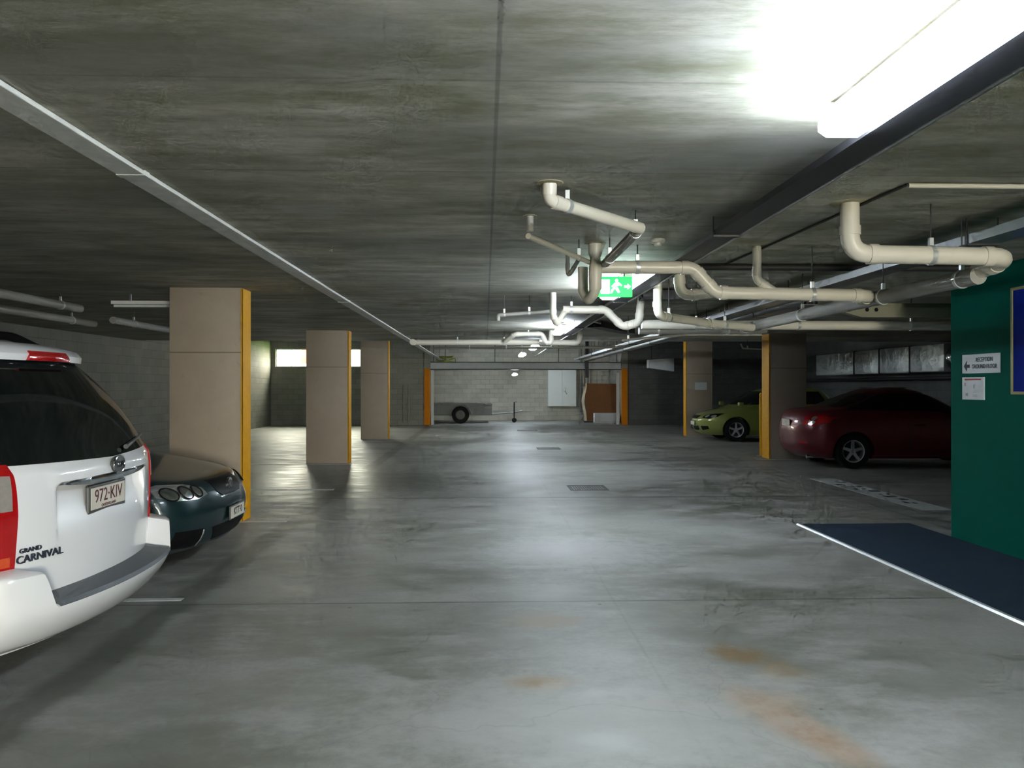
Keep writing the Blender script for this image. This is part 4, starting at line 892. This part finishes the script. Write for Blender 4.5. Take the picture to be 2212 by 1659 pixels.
for s_ in (-1, 1):
    hl = patch('headlight', [(s_*.46, .60), (s_*.48, .66), (s_*.62, .70), (s_*.80, .715), (s_*.865, .70), (s_*.87, .62), (s_*.80, .585), (s_*.6, .575)], F1, M['headlamp'], sed, .006, .02, 'x', 1, 7, 60)
    for (u, rr) in ((.57, .045), (.68, .05), (.80, .05)): patch('lamp_lens', ell(s_*u, .64, rr, rr, 20), F1, M['chrome'], hl, .016, .012, 'x', 1, 5, 30); MB().tube([(F1(s_*u+rr*math.cos(k*PI/10), .64+rr*math.sin(k*PI/10))+.016, s_*u+rr*math.cos(k*PI/10), .64+rr*math.sin(k*PI/10)) for k in range(21)], .006, 6, False).build('lamp_ring', M['black'], hl, True)
    fr = patch('fog_recess', [(s_*.56, .33), (s_*.80, .34), (s_*.82, .20), (s_*.58, .18)], F1, M['black'], sed, .005, .02, 'x', 1, 5, 40)
    MB().tube([(F1(s_*.57, z)+.012, s_*.57, z) for z in (.19, .24, .29, .325)], .009, 8).build('fog_trim', M['chrome'], fr, True)
x0 = F1(0, .40)+.01
pl = MB().box(x0, x0+.015, -.20, .20, .335, .455, .004).build('number_plate', M['plate_frame'], sed); MB().box(x0+.015, x0+.018, -.186, .186, .345, .445).build('plate_face', M['plate'], pl)
text('KTT·0', .088, M['ink'], pl, (x0+.0185, 0, .395), (0, 1, 0), (0, 0, 1), .001, 'plate_letters')

# dark red sedan
red = thing('sedan', 'dark red sedan tail out between yellow faced pillar and green wall', 'car', (8.06, 15.15, 0), 0)
S2 = Shape(fx=[(.18, 2.0), (.3, 2.2), (.5, 2.27), (.65, 2.2), (.75, 2.0), (.86, 1.45), (.96, 1.1), (1.0, 1.0), (1.40, .2), (1.46, -.05), (1.485, -.35)],
           rx=[(.18, -2.05), (.28, -2.20), (.45, -2.27), (.65, -2.28), (.88, -2.24), (1.04, -2.15), (1.085, -1.95), (1.10, -1.75), (1.14, -1.62), (1.40, -.95), (1.46, -.70), (1.485, -.45)],
           w=[(.18, .82), (.35, .90), (.65, .91), (.9, .89), (1.02, .84), (1.1, .78), (1.40, .64), (1.46, .53), (1.485, .40)], ar=.5, br=.10, nr=2.8)
dress(red, S2, .18, (-1.36, 1.34), M['red_car'], .90, [(1.0, 1.02), (.25, 1.37), (-.85, 1.37), (-1.5, 1.08)], .32)
patch('rear_window', [(-.64, 1.13), (-.55, 1.38), (.55, 1.38), (.64, 1.13)], S2.rear, M['tint'], red, .005, .012, 'x', -1, 8, 60)
x0 = S2.rear(0, .82)-.01
pl = MB().box(x0-.012, x0, -.19, .19, .76, .88, .003).build('number_plate', M['plate'], red)
text('·········', .05, M['ink'], pl, (x0-.013, 0, .82), (0, -1, 0), (0, 0, 1), .001, 'plate_marks', squash=.6)
for s_ in (-1, 1):
    tl_ = patch('tail_light', [(s_*.56, .80), (s_*.58, .94), (s_*.80, .98), (s_*.882, .94), (s_*.885, .84), (s_*.78, .78)], S2.rear, M['tail_red'], red, .008, .02, 'x', -1, 7, 50)
    for z in (.84, .92): patch('round_lens', ell(s_*.74, z, .035, .035, 16), S2.rear, M['chrome'], tl_, .014, .01, 'x', -1, 4, 24)
    patch('bumper_reflector', rrect(min(s_*.5, s_*.68), max(s_*.5, s_*.68), .45, .49, .01), S2.rear, M['tail_red'], red, .006, .01, 'x', -1)
    MB().tube([(x, s_*(S2.side(x, .80)+.018), .80) for x in (-.25, -.15, -.05)], .012, 8).build('door_handle', M['red_car'], red, True)
    MB().box(.86, 1.02, *sorted((s_*.84, s_*1.02)), .98, 1.10, .03).build('door_mirror', M['red_car'], red, True)
ex = MB().tube([(S2.rear(.5, .22)-.04, -.5, .20), (S2.rear(.5, .22)+.2, -.5, .20)], .03, 14).build('exhaust', M['chrome'], red, True)
V = [(-.95, S2.side(0, .85)+.001)]
for x in (.95, -.35, ): MB().tube([(x+.02*math.sin(z*3), -(S2.side(x, z)+.0005), z) for z in [.3+.07*k for k in range(11)]], .004, 6).build('door_seam', M['seam'], red)

# lime hatchback
hat = thing('hatchback', 'lime green hatchback nose out between the two right pillars', 'car', (7.86, 22.27, 0), PI)
S3 = Shape(fx=[(.17, 1.80), (.25, 1.94), (.38, 2.0), (.55, 2.0), (.68, 1.93), (.76, 1.80), (.84, 1.50), (.93, 1.12), (.98, 1.0), (1.40, .25), (1.46, 0), (1.48, -.3)],
           rx=[(.17, -1.8), (.4, -1.92), (.8, -1.93), (1.0, -1.88), (1.40, -1.55), (1.46, -1.3), (1.48, -1.0)],
           w=[(.17, .78), (.35, .85), (.65, .86), (.85, .85), (.98, .80), (1.40, .62), (1.46, .52), (1.48, .42)], af=.60, bf=.14, nf=2.5)
dress(hat, S3, .17, (1.03, -1.42), M['lime_car'], .85, [(1.05, 1.0), (.35, 1.36), (-1.3, 1.36), (-1.5, 1.02)], .32)
patch('windscreen', [(-.64, 1.0), (-.54, 1.37), (.54, 1.37), (.64, 1.0)], S3.front, M['tint'], hat, .005, .012, 'x', 1, 8, 60)
for s_ in (-1, 1):
    patch('lower_intake', [(s_*.06, .40), (s_*.36, .42), (s_*.40, .33), (s_*.30, .29), (s_*.08, .30)], S3.front, M['black'], hat, .006, .02, 'x', 1)
    patch('fog_intake', [(s_*.46, .42), (s_*.66, .42), (s_*.68, .34), (s_*.50, .30)], S3.front, M['black'], hat, .006, .02, 'x', 1)
    hl = patch('headlight', [(s_*.46, .64), (s_*.50, .72), (s_*.68, .76), (s_*.80, .77), (s_*.79, .68), (s_*.66, .62)], S3.front, M['black'], hat, .006, .02, 'x', 1, 6, 40)
    for u in (.58, .72): patch('lamp_lens', ell(s_*u, .69, .045, .04, 16), S3.front, M['headlamp'], hl, .014, .012, 'x', 1, 4, 24)
    MB().box(.86, 1.0, *sorted((s_*.80, s_*.97)), .96, 1.07, .03).build('door_mirror', M['lime_car'], hat, True)
patch('upper_grille', [(-.34, .70), (.34, .70), (.26, .62), (-.26, .62)], S3.front, M['black'], hat, .006, .02, 'x', 1)
x0 = S3.front(0, .47)+.008; MB().box(x0, x0+.012, -.19, .19, .43, .53, .003).build('number_plate', M['plate'], hat)
